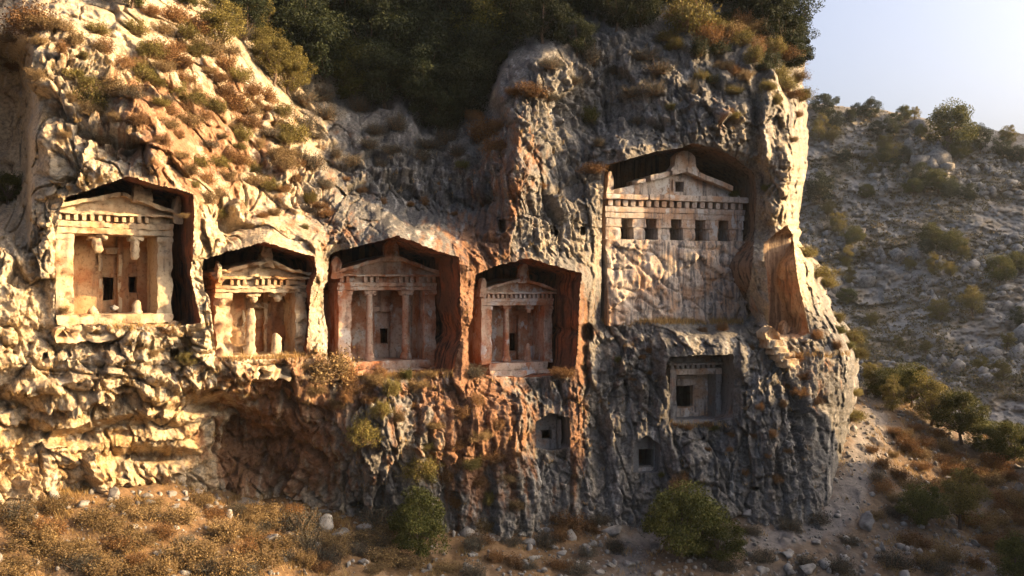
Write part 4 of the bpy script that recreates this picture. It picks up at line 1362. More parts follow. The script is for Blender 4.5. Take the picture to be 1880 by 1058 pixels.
# --- named plants on the cliff
cl('tolive', 408, 96, 84, "olive-yellow tree with a pointed crown, left of the pair on the sunlit ridge", lift=0)
cl('tolive', 478, 96, 60, "slim olive-yellow tree standing tallest at the ridge top beside the dark wood", squash=1.25)
cl('tolive', 500, 155, 84, "broad olive-yellow tree lower on the ridge with crown leaning over the shaded gully")
cl('tolive', 532, 180, 76, "olive-yellow tree hanging over the edge of the shaded gully")
cl('tgreen', 14, 378, 56, "bright green bush-like tree in the shaded cleft at the far left")
cl('tgreen', 235, 20, 84, "yellow-green tree on the top edge above the leftmost tomb")
cl('tgreen', 345, 18, 40, "small green tree between the sunlit ridge and the dark wood", )
cl('rust', 60, 55, 88, "large rust-brown bush at the upper left corner of the cliff")
cl('tan', 25, 75, 62, "tan bush beside the large rust-brown bush at the upper left corner")
cl('rust', 305, 112, 70, "orange-brown bush in the middle of the sunlit ridge")
cl('olive', 270, 140, 46, "olive shrub just below the orange-brown bush of the sunlit ridge")
cl('olive', 175, 195, 70, "wide olive-brown shrub on the ledge high above the leftmost tomb")
cl('tan', 225, 200, 64, "tan shrub growing beside the wide olive-brown one on the ledge")
cl('rust', 430, 200, 66, "rust-brown bush at the lower end of the sunlit ridge")
cl('olive', 540, 255, 58, "tall olive shrub on the edge between sun and shade in the gully")
cl('olive', 520, 215, 40, "small olive shrub under the leaning olive-yellow tree")
cl('rust', 885, 245, 62, "rust-red bush hanging down the dark gully's right side")
cl('rust', 905, 275, 46, "rust-red shrub just under the hanging bush of the gully")
cl('rust', 978, 165, 54, "orange bush on the pale rock shoulder right of the dark wood")
cl('green', 850, 308, 28, "small yellow-green shrub on the bare wall above the red tomb")
cl('green', 1088, 212, 44, "low green shrub on the grey wall up and left of the largest tomb")
cl('green', 1233, 210, 20, "tiny green tuft on the grey wall above the largest tomb")
cl('olive', 1262, 62, 92, "big olive bush on the brow above the largest tomb")
cl('rust', 1300, 90, 70, "rust-olive bush right of the big olive bush on the brow")
cl('rust', 1090, 318, 44, "rust shrub on the ledge left of the largest tomb's roof")
cl('green', 1409, 350, 26, "round green shrub on the lit buttress right of the largest tomb")
P = T5.O + T5.ax * T5.L(1348, 356)[0] + np.array([0, 0, T5.L(1348, 359)[1]])
put('green', P, .75, "mustard-green shrub growing on the right corner of the largest tomb's pediment")
cl('grey', 872, 690, 42, "grey thorn bush at the left foot of the smallest temple tomb")
cl('rust', 1036, 690, 48, "dark brown bush at the right foot of the smallest temple tomb")
cl('tan', 605, 690, 88, "large tan bush on the ledge below the red tomb's left corner")
cl('green', 745, 694, 34, "yellow-green tuft on the ledge in front of the red tomb")
cl('tan', 690, 705, 52, "straw-coloured shrub on the ledge in front of the red tomb")
cl('olive', 345, 665, 56, "olive shrub on the wall below the leftmost tomb's right corner")
cl('olive', 672, 800, 66, "olive bush growing from the wall below the red tomb")
cl('olive', 775, 870, 78, "greyish olive bush halfway down the wall above the lone tree")
cl('rust', 1250, 895, 44, "red-orange shrub on the grey wall above the large green bush")
cl('olive', 1576, 770, 50, "olive bush at the right-hand foot of the cliff beside the path")
cl('olive', 1480, 470, 44, "yellow-olive bush on the cliff's right edge beside the alcove")
cl('olive', 1502, 505, 50, "yellow-olive bush lower on the cliff's right edge")
GZ = lambda px, py, Y: at(px, py, Y)
# --- shrubs nothing tells apart
ZONES = [
    ('rust', "dry shrub on the sunlit ridge", "dry shrubs on the sunlit ridge",
     [(112, 115, 34), (182, 100, 36), (255, 240, 38), (330, 170, 36), (345, 150, 34), (390, 135, 36), (380, 220, 34), (450, 255, 36), (490, 205, 28), (505, 295, 36), (432, 292, 36), (370, 305, 32), (330, 255, 30), (470, 335, 34), (520, 352, 30), (572, 362, 30), (600, 392, 26), (410, 255, 32), (350, 205, 32), (290, 205, 32), (545, 330, 30), (480, 270, 30), (300, 265, 30), (275, 105, 50), (340, 125, 56), (300, 135, 44), (260, 125, 44), (360, 190, 44), (410, 175, 44), (450, 205, 50), (310, 210, 40), (400, 205, 40), (440, 300, 40), (530, 285, 44), (550, 300, 34), (500, 345, 36), (590, 380, 30), (350, 320, 36), (380, 335, 34), (450, 370, 30), (480, 400, 28), (250, 190, 40), (220, 155, 36), (160, 170, 40), (30, 130, 40), (85, 60, 50), (320, 40, 50), (345, 70, 56), (370, 60, 50), (385, 100, 56), (420, 130, 50), (440, 150, 54), (465, 175, 50), (300, 60, 46), (280, 30, 50), (360, 100, 50), (400, 150, 46), (510, 230, 44), (490, 185, 44), (250, 60, 44), (330, 95, 44), (420, 100, 44), (455, 235, 40), (525, 265, 40), (190, 100, 44), (140, 90, 40)]),
    ('tan', "small scrub bush on the sunlit ridge", "tan shrubs on the sunlit ridge",
     [(135, 195, 38), (158, 240, 28), (120, 245, 26), (250, 165, 34), (215, 235, 30), (310, 185, 34), (365, 175, 30), (405, 305, 34), (450, 300, 28), (540, 300, 30), (400, 360, 28), (360, 345, 26), (430, 240, 28), (460, 220, 28), (80, 90, 34), (150, 120, 30), (210, 130, 26), (270, 90, 28), (505, 395, 26), (560, 420, 22), (340, 400, 22), (370, 440, 24), (95, 165, 44), (140, 150, 40), (200, 175, 50), (240, 215, 44), (170, 215, 40), (285, 150, 44), (350, 230, 46), (390, 270, 40), (420, 330, 44), (470, 310, 40), (330, 290, 40), (500, 250, 40), (310, 235, 36), (440, 275, 36), (520, 320, 40), (560, 385, 34), (380, 370, 36), (410, 395, 30), (190, 245, 36), (230, 260, 30), (120, 65, 44), (180, 60, 40)]),
    ('rust', "small orange shrub above the red tomb", "orange shrubs on the shaded wall",
     [(668, 345, 22), (705, 375, 20), (780, 375, 24), (755, 378, 22), (805, 335, 20), (640, 330, 18), (1000, 345, 22), (835, 395, 18), (870, 215, 40), (915, 235, 34), (940, 170, 30)]),
    ('grey', "dark grey scrub under the dark wood", "grey scrub in the gully",
     [(690, 245, 40), (620, 285, 34), (770, 280, 54), (660, 200, 50), (600, 215, 44), (730, 240, 48), (560, 190, 50), (820, 250, 50), (640, 160, 60), (590, 130, 60), (1010, 130, 40), (700, 300, 34), (580, 255, 40), (520, 110, 50), (1060, 150, 44), (1160, 180, 50), (1210, 140, 54), (1130, 130, 40), (580, 300, 50), (600, 340, 44), (650, 300, 44), (680, 270, 50), (560, 240, 54), (720, 280, 40), (790, 260, 50), (840, 280, 44), (600, 180, 60), (550, 160, 60), (500, 120, 60), (1090, 110, 54), (1180, 110, 54), (1020, 180, 40), (1100, 270, 36), (1170, 220, 36), (1200, 180, 44), (1270, 170, 40), (470, 100, 54), (440, 70, 50)]),
    ('rust', "bushy shrub on the right-hand brow", "shrubs on the right-hand brow",
     [(1360, 88, 54), (1390, 100, 48), (1330, 125, 38), (1352, 165, 34), (1400, 135, 40), (1430, 145, 38), (1452, 180, 40), (1378, 65, 48), (1325, 70, 44), (1310, 150, 34), (1290, 140, 34), (1342, 205, 26), (1460, 120, 40), (1220, 80, 40), (1330, 40, 40), (1355, 215, 20), (1465, 215, 26), (1455, 260, 22), (1425, 190, 30), (1400, 70, 60), (1420, 95, 60), (1440, 110, 56), (1462, 150, 50), (1440, 165, 44), (1415, 120, 50), (1380, 120, 48), (1360, 55, 56), (1340, 75, 54), (1300, 55, 54), (1280, 110, 50), (1470, 185, 36), (1350, 135, 40), (1370, 150, 36), (1410, 165, 36), (1320, 100, 50), (1240, 95, 44), (1250, 40, 60)]),
    ('rust', "dry shrub on the rusty wall", "shrubs on the rusty wall",
     [(850, 765, 40), (880, 805, 44), (905, 845, 44), (862, 855, 40), (820, 885, 42), (800, 785, 34), (912, 785, 38), (700, 765, 44), (840, 820, 36), (930, 880, 36), (880, 890, 40), (900, 920, 38), (760, 740, 34), (730, 770, 36), (640, 740, 40), (720, 725, 40), (640, 700, 44), (770, 712, 36), (940, 835, 26), (790, 830, 32), (870, 745, 30), (940, 930, 36), (840, 930, 36)]),
    ('tan', "dry shrub under the tombs", "straw shrubs under the tombs",
     [(560, 680, 40), (420, 695, 30), (525, 665, 30), (580, 720, 34), (655, 720, 40), (350, 640, 34), (262, 640, 26), (310, 612, 22), (240, 605, 22), (180, 612, 22), (400, 720, 28), (120, 575, 26), (790, 690, 26), (700, 690, 30), (540, 700, 34), (620, 745, 34), (680, 740, 34), (280, 650, 24), (370, 700, 28)]),
    ('rust', "tiny rust tuft on the grey wall", "tufts on the grey wall",
     [(1192, 643, 18), (1180, 652, 16), (1197, 688, 18), (1250, 786, 16), (1265, 788, 16), (1300, 784, 18), (1240, 782, 14), (1395, 752, 18), (1475, 722, 30), (1460, 702, 26), (1482, 690, 26), (1432, 885, 30), (1380, 800, 18), (1420, 800, 22), (1325, 607, 22), (1380, 572, 22), (1500, 740, 28), (1380, 640, 22), (1440, 745, 20), (1340, 830, 20), (1290, 610, 18), (1500, 620, 26), (1535, 640, 24), (1345, 800, 18), (1465, 660, 24), (1165, 700, 14), (1300, 830, 16), (1410, 840, 18), (1450, 830, 20), (1370, 870, 18)]),
    ('green', "tiny green tuft near the house tomb", "green tufts on the grey wall", [(1137, 658, 18), (1313, 787, 18), (1305, 790, 16), (1215, 875, 16), (1540, 610, 24), (1560, 640, 22)]),
    ('olive', "yellow-olive bush below the tall alcove", "olive bushes on the cliff's right edge", [(1520, 525, 44), (1545, 590, 30), (1565, 625, 36), (1574, 655, 40), (1570, 725, 36)]),
]
MIXK = {'shrubs on the right-hand brow': ['olive', 'rust', 'tan', 'olive', 'dark'], 'shrubs on the rusty wall': ['rust', 'tan', 'rust', 'olive'], 'dry shrubs on the sunlit ridge': ['rust', 'tan', 'rust', 'olive'], 'tan shrubs on the sunlit ridge': ['tan', 'grey', 'tan', 'olive'], 'straw shrubs under the tombs': ['tan', 'rust', 'tan']}
for kind, lab, grp, lst in ZONES:
    for q, ((px, py, w), lb) in enumerate(zip(lst, rows(lab, lst))):
        cl(MIXK[grp][q % len(MIXK[grp])] if grp in MIXK else kind, px, py, w, lb, grp)

# --- the dark wood on top of the gully
WOOD = [(330, -20, 60), (540, 55, 90), (590, 75, 100), (640, 60, 110), (680, 140, 100), (640, 120, 90), (720, 90, 120), (760, 130, 110), (800, 90, 120), (810, 165, 110), (850, 150, 110), (890, 100, 110), (930, 80, 110), (900, 45, 120), (700, 35, 120), (640, 15, 110), (580, 25, 110), (520, 20, 100), (960, 40, 100), (840, 50, 120), (760, 45, 120), (855, 205, 90), (820, 220, 80), (780, 195, 100), (710, 190, 90), (740, 175, 100),
        (560, 120, 100), (600, 150, 100), (650, 180, 90), (690, 60, 130), (740, 140, 120), (790, 40, 130), (880, 60, 130), (830, 130, 120), (900, 150, 90), (880, 180, 80), (840, 180, 90), (800, 230, 70), (480, 40, 100), (420, 20, 90), (450, 60, 70), (500, 70, 80), (540, 90, 90), (620, 90, 120), (670, 100, 120), (1010, 20, 90), (1090, 30, 90), (1150, 15, 90), (1130, 60, 70), (470, 10, 90), (420, -10, 80), (1000, 70, 70), (1180, 50, 70), (1240, 10, 90), (1300, 10, 90), (1360, 15, 80), (1410, 60, 80), (1440, 100, 70), (1405, 20, 80), (1455, 130, 60), (1425, 30, 80), (1445, 75, 80), (1462, 105, 60), (1385, 40, 70), (1060, 90, 60)]
WL = [v for v in WOOD if v[0] <= 990]; WR = [v for v in WOOD if v[0] > 990]
for lst, lab, grp in ((WL, "dark evergreen in the shaded wood", "wood in the gully"), (WR, "dark evergreen on the right-hand brow", "evergreens on the brow")):
    for (px, py, w), lb in zip(lst, rows(lab, lst)):
        cl('tgreen' if (px + 3 * py) % 17 == 0 else 'tdark', px, py + 14, w * 1.2, lb, grp)
for px, py, w, lab in [(770, 120, 50, "green tree with sunlit leaves, left of the two in the dark wood"), (868, 150, 56, "green tree with sunlit leaves at the right edge of the dark wood"), (1040, 30, 66, "olive-green tree catching sun at the top of the pale rock shoulder"), (900, 20, 60, "dull green tree at the top edge of the dark wood"), (1190, 18, 54, "dull green tree at the top edge above the largest tomb")]:
    cl('tgreen', px, py + 10, w, lab)

# --- plants on the ground below
def gr(kind, px, py, Y, wpx, label, group=None, squash=1.0):
    P = at(px, py, Y)
    P[2] = float(ground_z(P[0:1], P[1:2])[0])
    return put(kind, P, wpx / F * Y, label, group, squash=squash)


def g_hit(px, py):
    """distance at which the sight line of a pixel meets the ground"""
    Y = np.arange(28, 75, .1)
    x = (px - 940) / F * Y; z = CZ + (529 - py) / F * Y
    b = np.nonzero(z < ground_z(x, Y))[0]
    return float(Y[b[0]]) if len(b) else 60.0


def gh(kind, px, py, wpx, label, group=None, squash=1.0):
    return gr(kind, px, py, g_hit(px, py), wpx, label, group, squash)


lone = gh('tgreen', 770, 1036, 100, "lone leaning green tree with a bare trunk on the orange earth at the cliff's foot", squash=1.15)
big = [gh('tbush', 1252, 1028, 140, "large round green bush-tree, left and taller of the pair under the grey wall", squash=1.0),
       gh('tbush', 1318, 1032, 100, "lower green bush-tree merging into the right side of the large one under the grey wall", squash=.8)]
for px, py, w, k, lab in [
    (1628, 736, 70, 'tbush', "olive-green tree at the top of the path, closest to the cliff edge"), (1670, 745, 80, 'tbush', "big bright olive-green tree on the right slope's crest beside the path"),
    (1708, 782, 74, 'tolive', "olive tree on the crest between the bright tree and the leaning one"), (1768, 818, 92, 'tgreen', "leaning dark olive tree with a bare trunk on the right slope's crest"),
    (1815, 835, 64, 'tbush', "round olive bush right of the leaning tree on the crest"), (1862, 855, 80, 'tbush', "small green tree at the photo's right edge on the crest"),
    (1697, 972, 84, 'tbush', "dark green bush-tree in the middle of the right slope"), (1762, 972, 80, 'tolive', "olive bush-tree next to the dark green one on the right slope"),
    (1866, 1070, 90, 'tbush', "yellow-olive bush in the bottom right corner"), (1600, 720, 40, 'tolive', "small olive tree hugging the cliff edge behind the path"), (1640, 758, 44, 'tolive', "low olive tree under the big bright tree on the crest")]:
    gh(k, px, py, w, lab)
_b = np.random.RandomState(31)
BR1 = [(int(_b.uniform(-10, 900)), int(_b.uniform(955, 1066)), float(_b.uniform(30, 100))) for _ in range(34)]
BR2 = [(int(_b.uniform(-10, 960)), int(_b.uniform(940, 1066)), float(_b.uniform(30, 90))) for _ in range(22)]
for kind, lab, grp, lst in [
    ('rust', "rust-red shrub right of the path", "rust shrubs on the right slope", [(1640, 800, 40), (1700, 820, 44), (1730, 850, 40), (1800, 880, 44), (1760, 880, 40), (1690, 860, 40), (1650, 880, 40), (1830, 920, 44), (1850, 880, 36), (1600, 830, 30), (1620, 900, 40), (1780, 920, 40), (1870, 960, 40), (1810, 1000, 50), (1820, 850, 36), (1720, 800, 34), (1790, 1040, 44), (1665, 830, 50), (1745, 870, 54), (1830, 860, 50), (1620, 860, 40), (1710, 900, 50), (1850, 940, 54), (1780, 960, 50), (1830, 1000, 60), (1680, 1000, 50), (1680, 790, 34), (1760, 845, 34), (1850, 1010, 40)]),
    ('tan', "brown scrub bush right of the path", "brown scrub on the right slope", [(1660, 810, 50), (1690, 840, 46), (1735, 830, 44), (1770, 860, 54), (1815, 890, 56), (1850, 915, 50), (1640, 840, 36), (1670, 900, 44), (1730, 900, 56), (1790, 910, 50), (1830, 960, 60), (1870, 930, 50), (1640, 920, 40), (1800, 970, 50), (1740, 1030, 56), (1700, 1040, 50), (1840, 1040, 60), (1610, 950, 36), (1860, 985, 50)]),
    ('tan', "dry twiggy bush in the lower left", "dry brush over the sunlit ground", BR1),
    ('grey', "bare grey brush in the lower left", "grey brush over the sunlit ground", BR2),
    ('grey', "thorn bush on the shaded ground", "thorn bushes on the shaded ground", [(1450, 970, 56), (1500, 960, 44), (1400, 1030, 50), (1560, 1000, 44), (1640, 950, 50), (1130, 1010, 50), (1080, 1020, 44), (1000, 1000, 50), (1380, 980, 40), (1540, 1050, 60), (1640, 1040, 60), (1480, 1040, 50), (1100, 960, 44), (1060, 1050, 50), (940, 1000, 44), (1610, 880, 40), (1330, 1045, 50), (1720, 1050, 60), (970, 1045, 40), (1215, 950, 50)]),
    ('rust', "reddish shrub left of the green bush", "reddish shrubs on the shaded ground", [(1050, 965, 66), (1030, 990, 50), (1085, 975, 40), (1015, 955, 44), (1030, 1045, 50), (945, 1040, 40), (880, 1000, 44), (910, 1030, 44)]),
    ('tan', "tan shrub on the sunlit ground", "tan shrubs on the sunlit ground", [(30, 960, 70), (100, 940, 70), (170, 960, 60), (60, 1010, 80), (140, 1030, 80), (250, 1000, 70), (330, 960, 60), (410, 990, 70), (360, 1030, 80), (480, 1040, 70), (560, 1040, 60), (300, 1050, 80), (20, 1060, 90), (220, 940, 50), (520, 960, 50), (450, 950, 50), (620, 1020, 60), (690, 1050, 50), (820, 1050, 50), (560, 990, 50), (190, 1060, 80), (420, 1060, 80), (280, 930, 50), (370, 925, 44)]),
    ('rust', "orange-brown shrub on sunlit ground", "orange shrubs on the sunlit ground", [(90, 980, 56), (210, 1010, 60), (300, 985, 50), (390, 950, 50), (490, 1000, 50), (610, 970, 40), (450, 1020, 60), (250, 1040, 60), (590, 1050, 50), (720, 1010, 34), (540, 950, 44)]),
    ('grey', "grey thorn bush among lower-left boulders", "thorn bushes among the boulders", [(560, 1010, 70), (600, 1035, 60), (520, 1025, 60), (650, 1015, 50), (470, 975, 50), (340, 1000, 50)]),
]:
    for (px, py, w), lb in zip(lst, rows(lab, lst)):
        gh(kind, px, py, w, lb, grp, squash=.9)

# --- trees on the far hill
def hl(kind, px, py, wpx, label, group=None, squash=.9):
    P = hill_point(px, py)
    P[2] -= .3
    return put(kind, P, wpx * (.82 if group else 1) / F * P[1], label, group, squash=squash)


hl('tgreen', 1745, 282, 90, "largest, bright green tree near the crest of the far hill")
hl('tdark', 1511, 216, 48, "dark tree on the far hill's skyline nearest the cliff")
hl('tdark', 1536, 190, 14, "tiny round tree standing alone on the far hill's skyline")
hl('tdark', 1505, 375, 56, "dark round tree on the far hill close to the cliff's edge")
hl('tgreen', 1566, 452, 42, "green round tree on the far hill right of the alcove")
hl('tolive', 1786, 582, 50, "olive tree standing alone on the bare lower half of the far hill")
hl('tolive', 1724, 592, 36, "small olive tree left of the lone one low on the far hill")
for kind, lab, grp, lst in [
    ('tdark', "tree on the far hill", "dark trees on the far hill", [(1600, 222, 44), (1640, 250, 44), (1575, 215, 30), (1660, 225, 34), (1625, 300, 40), (1640, 320, 36), (1690, 340, 50), (1720, 355, 54), (1745, 365, 46), (1675, 360, 44), (1760, 295, 50), (1800, 280, 50), (1840, 290, 44), (1870, 300, 40), (1710, 455, 50), (1745, 470, 56), (1835, 520, 60), (1865, 500, 50), (1700, 470, 36), (1555, 560, 40), (1590, 365, 36), (1530, 240, 40), (1550, 300, 28), (1560, 230, 30), (1870, 600, 40), (1660, 300, 34), (1610, 250, 30), (1780, 370, 40), (1690, 255, 30)]),
    ('tolive', "small olive tree on the far hill", "olive trees on the far hill", [(1505, 260, 46), (1530, 265, 36), (1640, 305, 40), (1600, 320, 34), (1590, 290, 30), (1625, 285, 34), (1715, 505, 42), (1745, 510, 30), (1540, 430, 36), (1555, 490, 34), (1580, 480, 30), (1850, 270, 36), (1560, 520, 30), (1670, 500, 26), (1600, 600, 30), (1580, 640, 40), (1800, 680, 30), (1850, 640, 36), (1840, 700, 40), (1700, 650, 26), (1770, 480, 28), (1650, 640, 26), (1520, 400, 36), (1680, 220, 22), (1730, 240, 24)])]:
    for (px, py, w), lb in zip(lst, rows(lab, lst)):
        hl('tgreen' if kind == 'tdark' and (px + py) % 2 else kind, px, py, w, lb, grp, squash=1.0)
for o in ALLP:                                   # prototypes served only as sources for the copies
    for c in list(o.children):
        bpy.data.objects.remove(c)
    bpy.data.objects.remove(o)

rr_ = np.random.RandomState(91)
n = 6500
ri = rr_.randint(8, ny - 60, n); ci = rr_.randint(0, int(nx * .62), n)
hp = HPt[ri, ci]
den = perlin(hp[:, 0] * .06, hp[:, 1] * .06, hp[:, 2] * .06)
hp = hp[den > -.25]
n = len(hp)
sz_ = rr_.gamma(2.0, .34, n) + .2
q_ = rr_.normal(size=(n, 20, 3)); q_ /= np.linalg.norm(q_, axis=-1, keepdims=True); q_[..., 2] = np.abs(q_[..., 2]) * .7
V, q = leaf_cards((hp[:, None] + q_ * sz_[:, None, None] * rr_.uniform(.4, 1, (n, 20, 1))).reshape(-1, 3), .36, rr_)
ri = rr_.randint(8, ny - 60, 3000); ci = rr_.randint(0, int(nx * .62), 3000)
rp = HPt[ri, ci]; rp = rp[perlin(rp[:, 0] * .05 + 9, rp[:, 1] * .05, rp[:, 2] * .05) > -.05]
RKV, RKT = ico(1)
rv_ = RKV[None] * rr_.uniform(.5, 1.3, (len(rp), len(RKV), 1)) * (rr_.gamma(1.6, .28, len(rp)) + .15)[:, None, None] * rr_.uniform(.6, 1.5, (len(rp), 1, 3)) + rp[:, None]
HROCK = (rv_.reshape(-1, 3), (RKT[None] + (np.arange(len(rp)) * len(RKV))[:, None, None]).reshape(-1, 3))
link("rubble", mesh_np("rubble", HROCK[0], None, HROCK[1], M_rock), kind="stuff", label="broken limestone rubble littering the far hill", cat="rubble")
link("scrub", mesh_np("scrub", V, q, None, L_hill), kind="stuff", label="low dry scrub speckling the stony far hill", cat="scrub")

# ------------------------------------------------------------------ boulders
IV, IT = ico(3)
IV2, IT2 = ico(1)


def rock_mesh(seed):
    r = np.random.RandomState(seed)
    V = IV.copy()
    for k in range(12):                           # split faces
        d = r.normal(size=3); d /= np.linalg.norm(d)
        h = r.uniform(.38, .75)
        t = V @ d
        V -= np.where(t > h, t - h, 0)[:, None] * d
    V *= np.array([r.uniform(.8, 1.3), r.uniform(.7, 1.2), r.uniform(.6, .95)])
    n = perlin(V[:, 0] * 1.3 + seed, V[:, 1] * 1.3, V[:, 2] * 1.3) + .5 * perlin(V[:, 0] * 3.5 + seed, V[:, 1] * 3.5, V[:, 2] * 3.5)
    return mesh_np("boulder", V * (1 + .22 * n[:, None]), None, IT, M_rock)


RM = [rock_mesh(200 + k) for k in range(7)]


def boulder(px, py, wpx, label, group=None, k=None, P=None):
    if P is None:
        Y = g_hit(px, py)
        P = at(px, py, Y)
    w = wpx / F * P[1]
    o = link("boulder", RM[(px + py) % 7 if k is None else k], None, label, "boulder", group, loc=(P[0], P[1], P[2] + w * .15))
    o.scale = (w * .5, w * .45, w * .38)
    o.rotation_euler = (random.uniform(-.2, .2), random.uniform(-.2, .2), random.uniform(0, 6))
    return o


boulder(500, 1000, 62, "large grey boulder at the foot of the sunlit slope, left of the pale one")
boulder(533, 988, 42, "pale flat boulder leaning beside the large grey one")
boulder(598, 975, 60, "orange-lit broken boulder at the top of the sunlit slope")
boulder(628, 990, 50, "cream boulder with a dark hollow at its left below the orange-lit one")
boulder(672, 975, 50, "cream boulder ending the row of rocks under the streaked wall")
boulder(668, 1035, 30, "small pale boulder in the lone tree's long shadow")
boulder(65, 1040, 34, "pale boulder standing up in the bottom left corner")
boulder(220, 1052, 24, "small white stone at the bottom edge among dry shrubs")
boulder(1592, 968, 56, "pale slab-shaped boulder beside the path at the cliff's right foot")
boulder(1445, 1022, 34, "whitest boulder of the row on the shaded ground right of the large green bush")
boulder(1152, 1040, 30, "long grey stone lying on the gravel left of the large green bush")
P = on_cliff(1480, 630); boulder(1480, 630, 26, "small rounded boulder at the end of the rock-cut steps", P=P)
P = on_cliff(1522, 645); boulder(1522, 645, 42, "rounded orange-topped boulder on the ledge right of the rock-cut steps", P=P)
for px, py, w in [(209, 570, 24)]:
    P = T1.O + T1.ax * T1.L(px, py, .1)[0] + T1.inw * .1 + np.array([0, 0, .2])
    boulder(px, py, w, "round fallen stone on the floor of the leftmost tomb's porch", P=P)
for lab, grp, lst in [("grey boulder on the shaded ground", "boulders on the shaded ground", [(1405, 1022, 24), (1425, 1030, 20), (1400, 1050, 30), (1480, 1050, 44), (1510, 1040, 40), (1090, 1000, 22), (1075, 1005, 20), (1120, 1040, 24), (1060, 1040, 26), (1040, 1050, 20), (975, 1030, 24), (1000, 1050, 22), (960, 985, 24), (1340, 1000, 24), (1550, 1030, 36), (1210, 1055, 24), (1100, 1055, 24), (1620, 1010, 30), (1660, 1060, 40), (1030, 1020, 22), (985, 975, 20), (1365, 1010, 20), (1500, 1000, 26), (1450, 1055, 30)]),
                      ("pale stone right of the path", "stones on the right slope", [(1840, 950, 40), (1790, 860, 26), (1700, 890, 22), (1850, 1000, 34), (1750, 1010, 30), (1680, 830, 20), (1800, 950, 26), (1720, 1020, 30), (1870, 900, 30), (1650, 920, 22), (1790, 1000, 26), (1600, 910, 20), (1740, 880, 20), (1865, 860, 26)]),
                      ("cream stone on the sunlit ground", "stones on the sunlit ground", [(120, 1000, 22), (290, 1020, 18), (380, 1010, 20), (440, 1045, 20), (700, 1015, 18), (640, 1040, 22), (720, 1035, 16), (560, 1055, 22), (610, 1005, 24), (690, 1000, 24), (460, 1000, 24), (340, 1055, 24), (180, 1000, 20), (60, 985, 26), (800, 1030, 16), (850, 1050, 20), (870, 1020, 20), (780, 1050, 18), (250, 970, 26), (320, 935, 30), (150, 930, 36), (210, 915, 40), (270, 915, 34), (100, 915, 40), (420, 950, 30), (380, 935, 26)])]:
    for (px, py, w), lb in zip(lst, rows(lab, lst)):
        boulder(px, py, w, lb, grp)

rub = []
rr_ = np.random.RandomState(5)
for k in range(95):
    px = rr_.uniform(0, 1540)
    base_ = np.interp(px, [0, 300, 450, 600, 750, 900, 1050, 1200, 1350, 1500], [905, 905, 922, 945, 972, 985, 962, 965, 950, 945])
    rub.append((int(px), int(base_ + abs(rr_.normal(0, 16)) - 4), float(np.clip(rr_.gamma(2.2, 9), 10, 60))))
fl = [v for v in rub if v[0] < 620]; fr_ = [v for v in rub if v[0] >= 620]
for lab, lst in (("fallen block at the sunlit cliff's foot", fl), ("fallen block at the grey cliff's foot", fr_)):
    for (px, py, w), lb in zip(lst, rows(lab, lst)):
        o = boulder(px, py, w, lb, "fallen blocks along the cliff's foot")
        o.scale = (o.scale[0], o.scale[1], o.scale[2] * rr_.uniform(.7, 1.1)); o.location.z -= o.scale[2] * .35

# ------------------------------------------------------------------ uncountable: gravel, dry grass
def scatter_ground(n, r, dens):
    px = r.uniform(-100, 1980, n); Y = r.uniform(30, 66, n)
    x = (px - 940) / F * Y
    z = ground_z(x, Y)
    py = 529 - (z - CZ) / Y * F
    cy = np.where(px < 1560, cliff_Y(np.clip(px, -250, 1555), np.clip(py, -250, 1100)), 99)
    k = (py < 1100) & (Y < cy + .2) & (r.uniform(0, 1, n) < dens(px, py))
    return np.stack([x, Y, z], -1)[k], px[k], py[k]


r = np.random.RandomState(77)
pts, gx_, gy_ = scatter_ground(26000, r, lambda px, py: .35 + .5 * (px > 950))
sz = r.gamma(1.1, .04, len(pts)) + .012
Rv = r.uniform(.6, 1.3, (len(pts), len(IV2), 1)) * .5 + .5
V = (IV2[None] * Rv) * (sz[:, None, None] * r.uniform(.6, 1.3, (len(pts), 1, 3))) + pts[:, None] + np.array([0, 0, .2])[None, None] * sz[:, None, None]
Tt = IT2[None] + (np.arange(len(pts)) * len(IV2))[:, None, None]
link("gravel", mesh_np("gravel", V.reshape(-1, 3), None, Tt.reshape(-1, 3), M_rock), kind="stuff", label="loose stones and gravel strewn over the ground below the cliff", cat="gravel")


def blades(pts, h, r, spread=.5, per=1):
    n = len(pts)
    a = r.uniform(0, 6.28, n)
    d = np.stack([np.cos(a) * spread, np.sin(a) * spread, np.ones(n)], -1) * (h * r.uniform(.5, 1.3, n))[:, None]
    w = np.stack([-np.sin(a), np.cos(a), 0 * a], -1) * .012
    V = np.stack([pts - w, pts + w, pts + d], 1).reshape(-1, 3)
    return V, np.arange(n * 3).reshape(-1, 3)


pts, gx_, gy_ = scatter_ground(11000, r, lambda px, py: np.where(px < 900, .85, np.where(px > 1600, .6, .15)))
pts = pts[perlin(pts[:, 0] * .45, pts[:, 1] * .45, pts[:, 0] * 0 + 4) + .3 * perlin(pts[:, 0] * 1.6, pts[:, 1] * 1.6, pts[:, 0] * 0) > -.02]
pts = (pts[:, None] + r.normal(0, .13, (len(pts), 16, 3)) * np.array([1, 1, 0])).reshape(-1, 3)
pts[:, 2] = ground_z(pts[:, 0], pts[:, 1]) - .01
V, q = blades(pts, .32, r, .7)
link("dry_grass", mesh_np("dry_grass", V, None, q, L_grass), kind="stuff", label="straw-coloured dry grass over the ground at the cliff's foot", cat="grass")

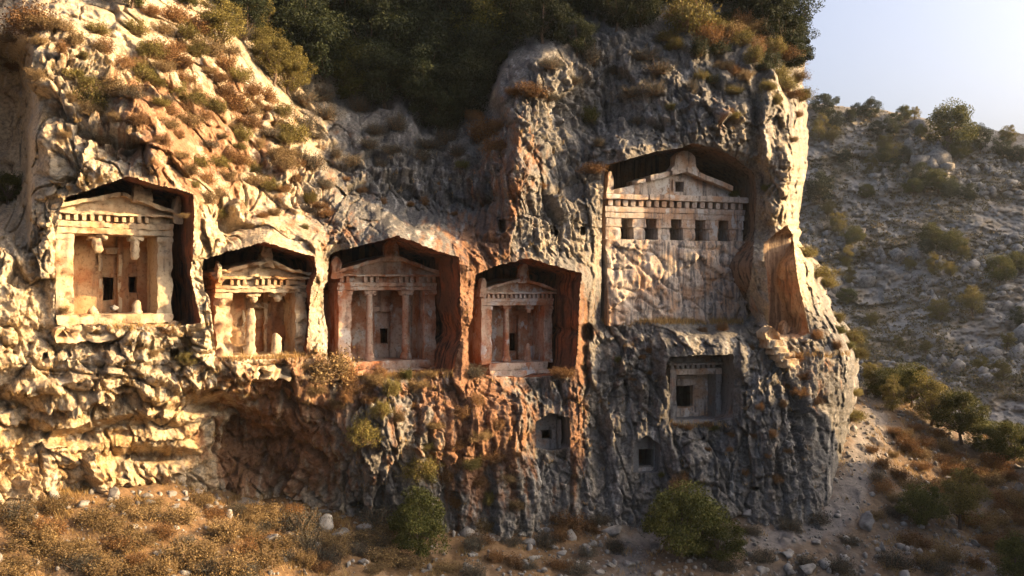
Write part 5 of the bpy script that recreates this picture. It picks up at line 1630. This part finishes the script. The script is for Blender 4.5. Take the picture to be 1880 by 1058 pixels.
# tufts wherever the broken limestone makes a small shelf
Nz = np.zeros((NR, NC), np.float32)
dyY = np.gradient(YS, axis=0) / np.maximum(np.gradient(PY, axis=0) / F * -YS, -99)
slope = -dyY                                     # how much the face leans back per metre of height
cand = np.argwhere((slope > .9) & (~hole) & (calm > 6) & (PX > -60) & (PY > 0) & (PY < 960))
wl = np.clip(.35 + .65 * left[cand[:, 0], cand[:, 1]] + .5 * rw[cand[:, 0], cand[:, 1]], 0, 1)
pick = cand[r.uniform(0, 1, len(cand)) < .045 * wl]
pts = PG[pick[:, 0], pick[:, 1]]
pts = (pts[:, None] + r.normal(0, .07, (len(pts), 9, 3)) * np.array([1, .6, .4])).reshape(-1, 3)
V, q = blades(pts, .22, r, .7)
link("cliff_grass", mesh_np("cliff_grass", V, None, q, L_grass), kind="stuff", label="dry grass tufts rooted in cracks and shelves of the cliff", cat="grass")
# strip along the ledge of the largest tomb, and along the other thresholds
seg = [((1104, 592), (1366, 590), 2600, .0), ((655, 694), (832, 688), 1500, .0), ((400, 662), (575, 656), 900, 0), ((105, 600), (330, 606), 900, 0), ((1228, 781), (1340, 782), 420, 0), ((1440, 655), (1560, 650), 700, 0)]
allp = []
for a, b, n, _ in seg:
    t = r.uniform(0, 1, n)
    px = a[0] + (b[0] - a[0]) * t; py = a[1] + (b[1] - a[1]) * t + r.normal(0, 2.5, n)
    Yv = cliff_Y(px, py + 3) + r.uniform(-.05, .25, n)
    allp.append(np.stack([(px - 940) / F * Yv, Yv, CZ + (529 - py - 2) / F * Yv], -1))
V, q = blades(np.concatenate(allp), .30, r, .6)
link("ledge_grass", mesh_np("ledge_grass", V, None, q, L_grass), kind="stuff", label="orange dry grass lining the ledges in front of the tombs", cat="grass")

# ------------------------------------------------------------------ the air between the camera and the hill
hx0, hx1, hy0, hy1, hz0, hz1 = -75, 190, -20, 262, -27.2, 76
V = np.array([(x, y, z) for z in (hz0, hz1) for y in (hy0, hy1) for x in (hx0, hx1)], float)
hm = bpy.data.materials.new("haze_air"); hm.use_nodes = True
hm.node_tree.nodes.clear()
ho = hm.node_tree.nodes.new("ShaderNodeOutputMaterial"); hv = hm.node_tree.nodes.new("ShaderNodeVolumePrincipled")
hv.inputs["Color"].default_value = (.80, .90, 1, 1); hv.inputs["Density"].default_value = .00009; hv.inputs["Anisotropy"].default_value = .2
hm.node_tree.links.new(hv.outputs[0], ho.inputs["Volume"])
link("haze", mesh_np("haze", V, [(0, 2, 3, 1), (4, 5, 7, 6), (0, 1, 5, 4), (2, 6, 7, 3), (0, 4, 6, 2), (1, 3, 7, 5)], None, hm), kind="stuff")
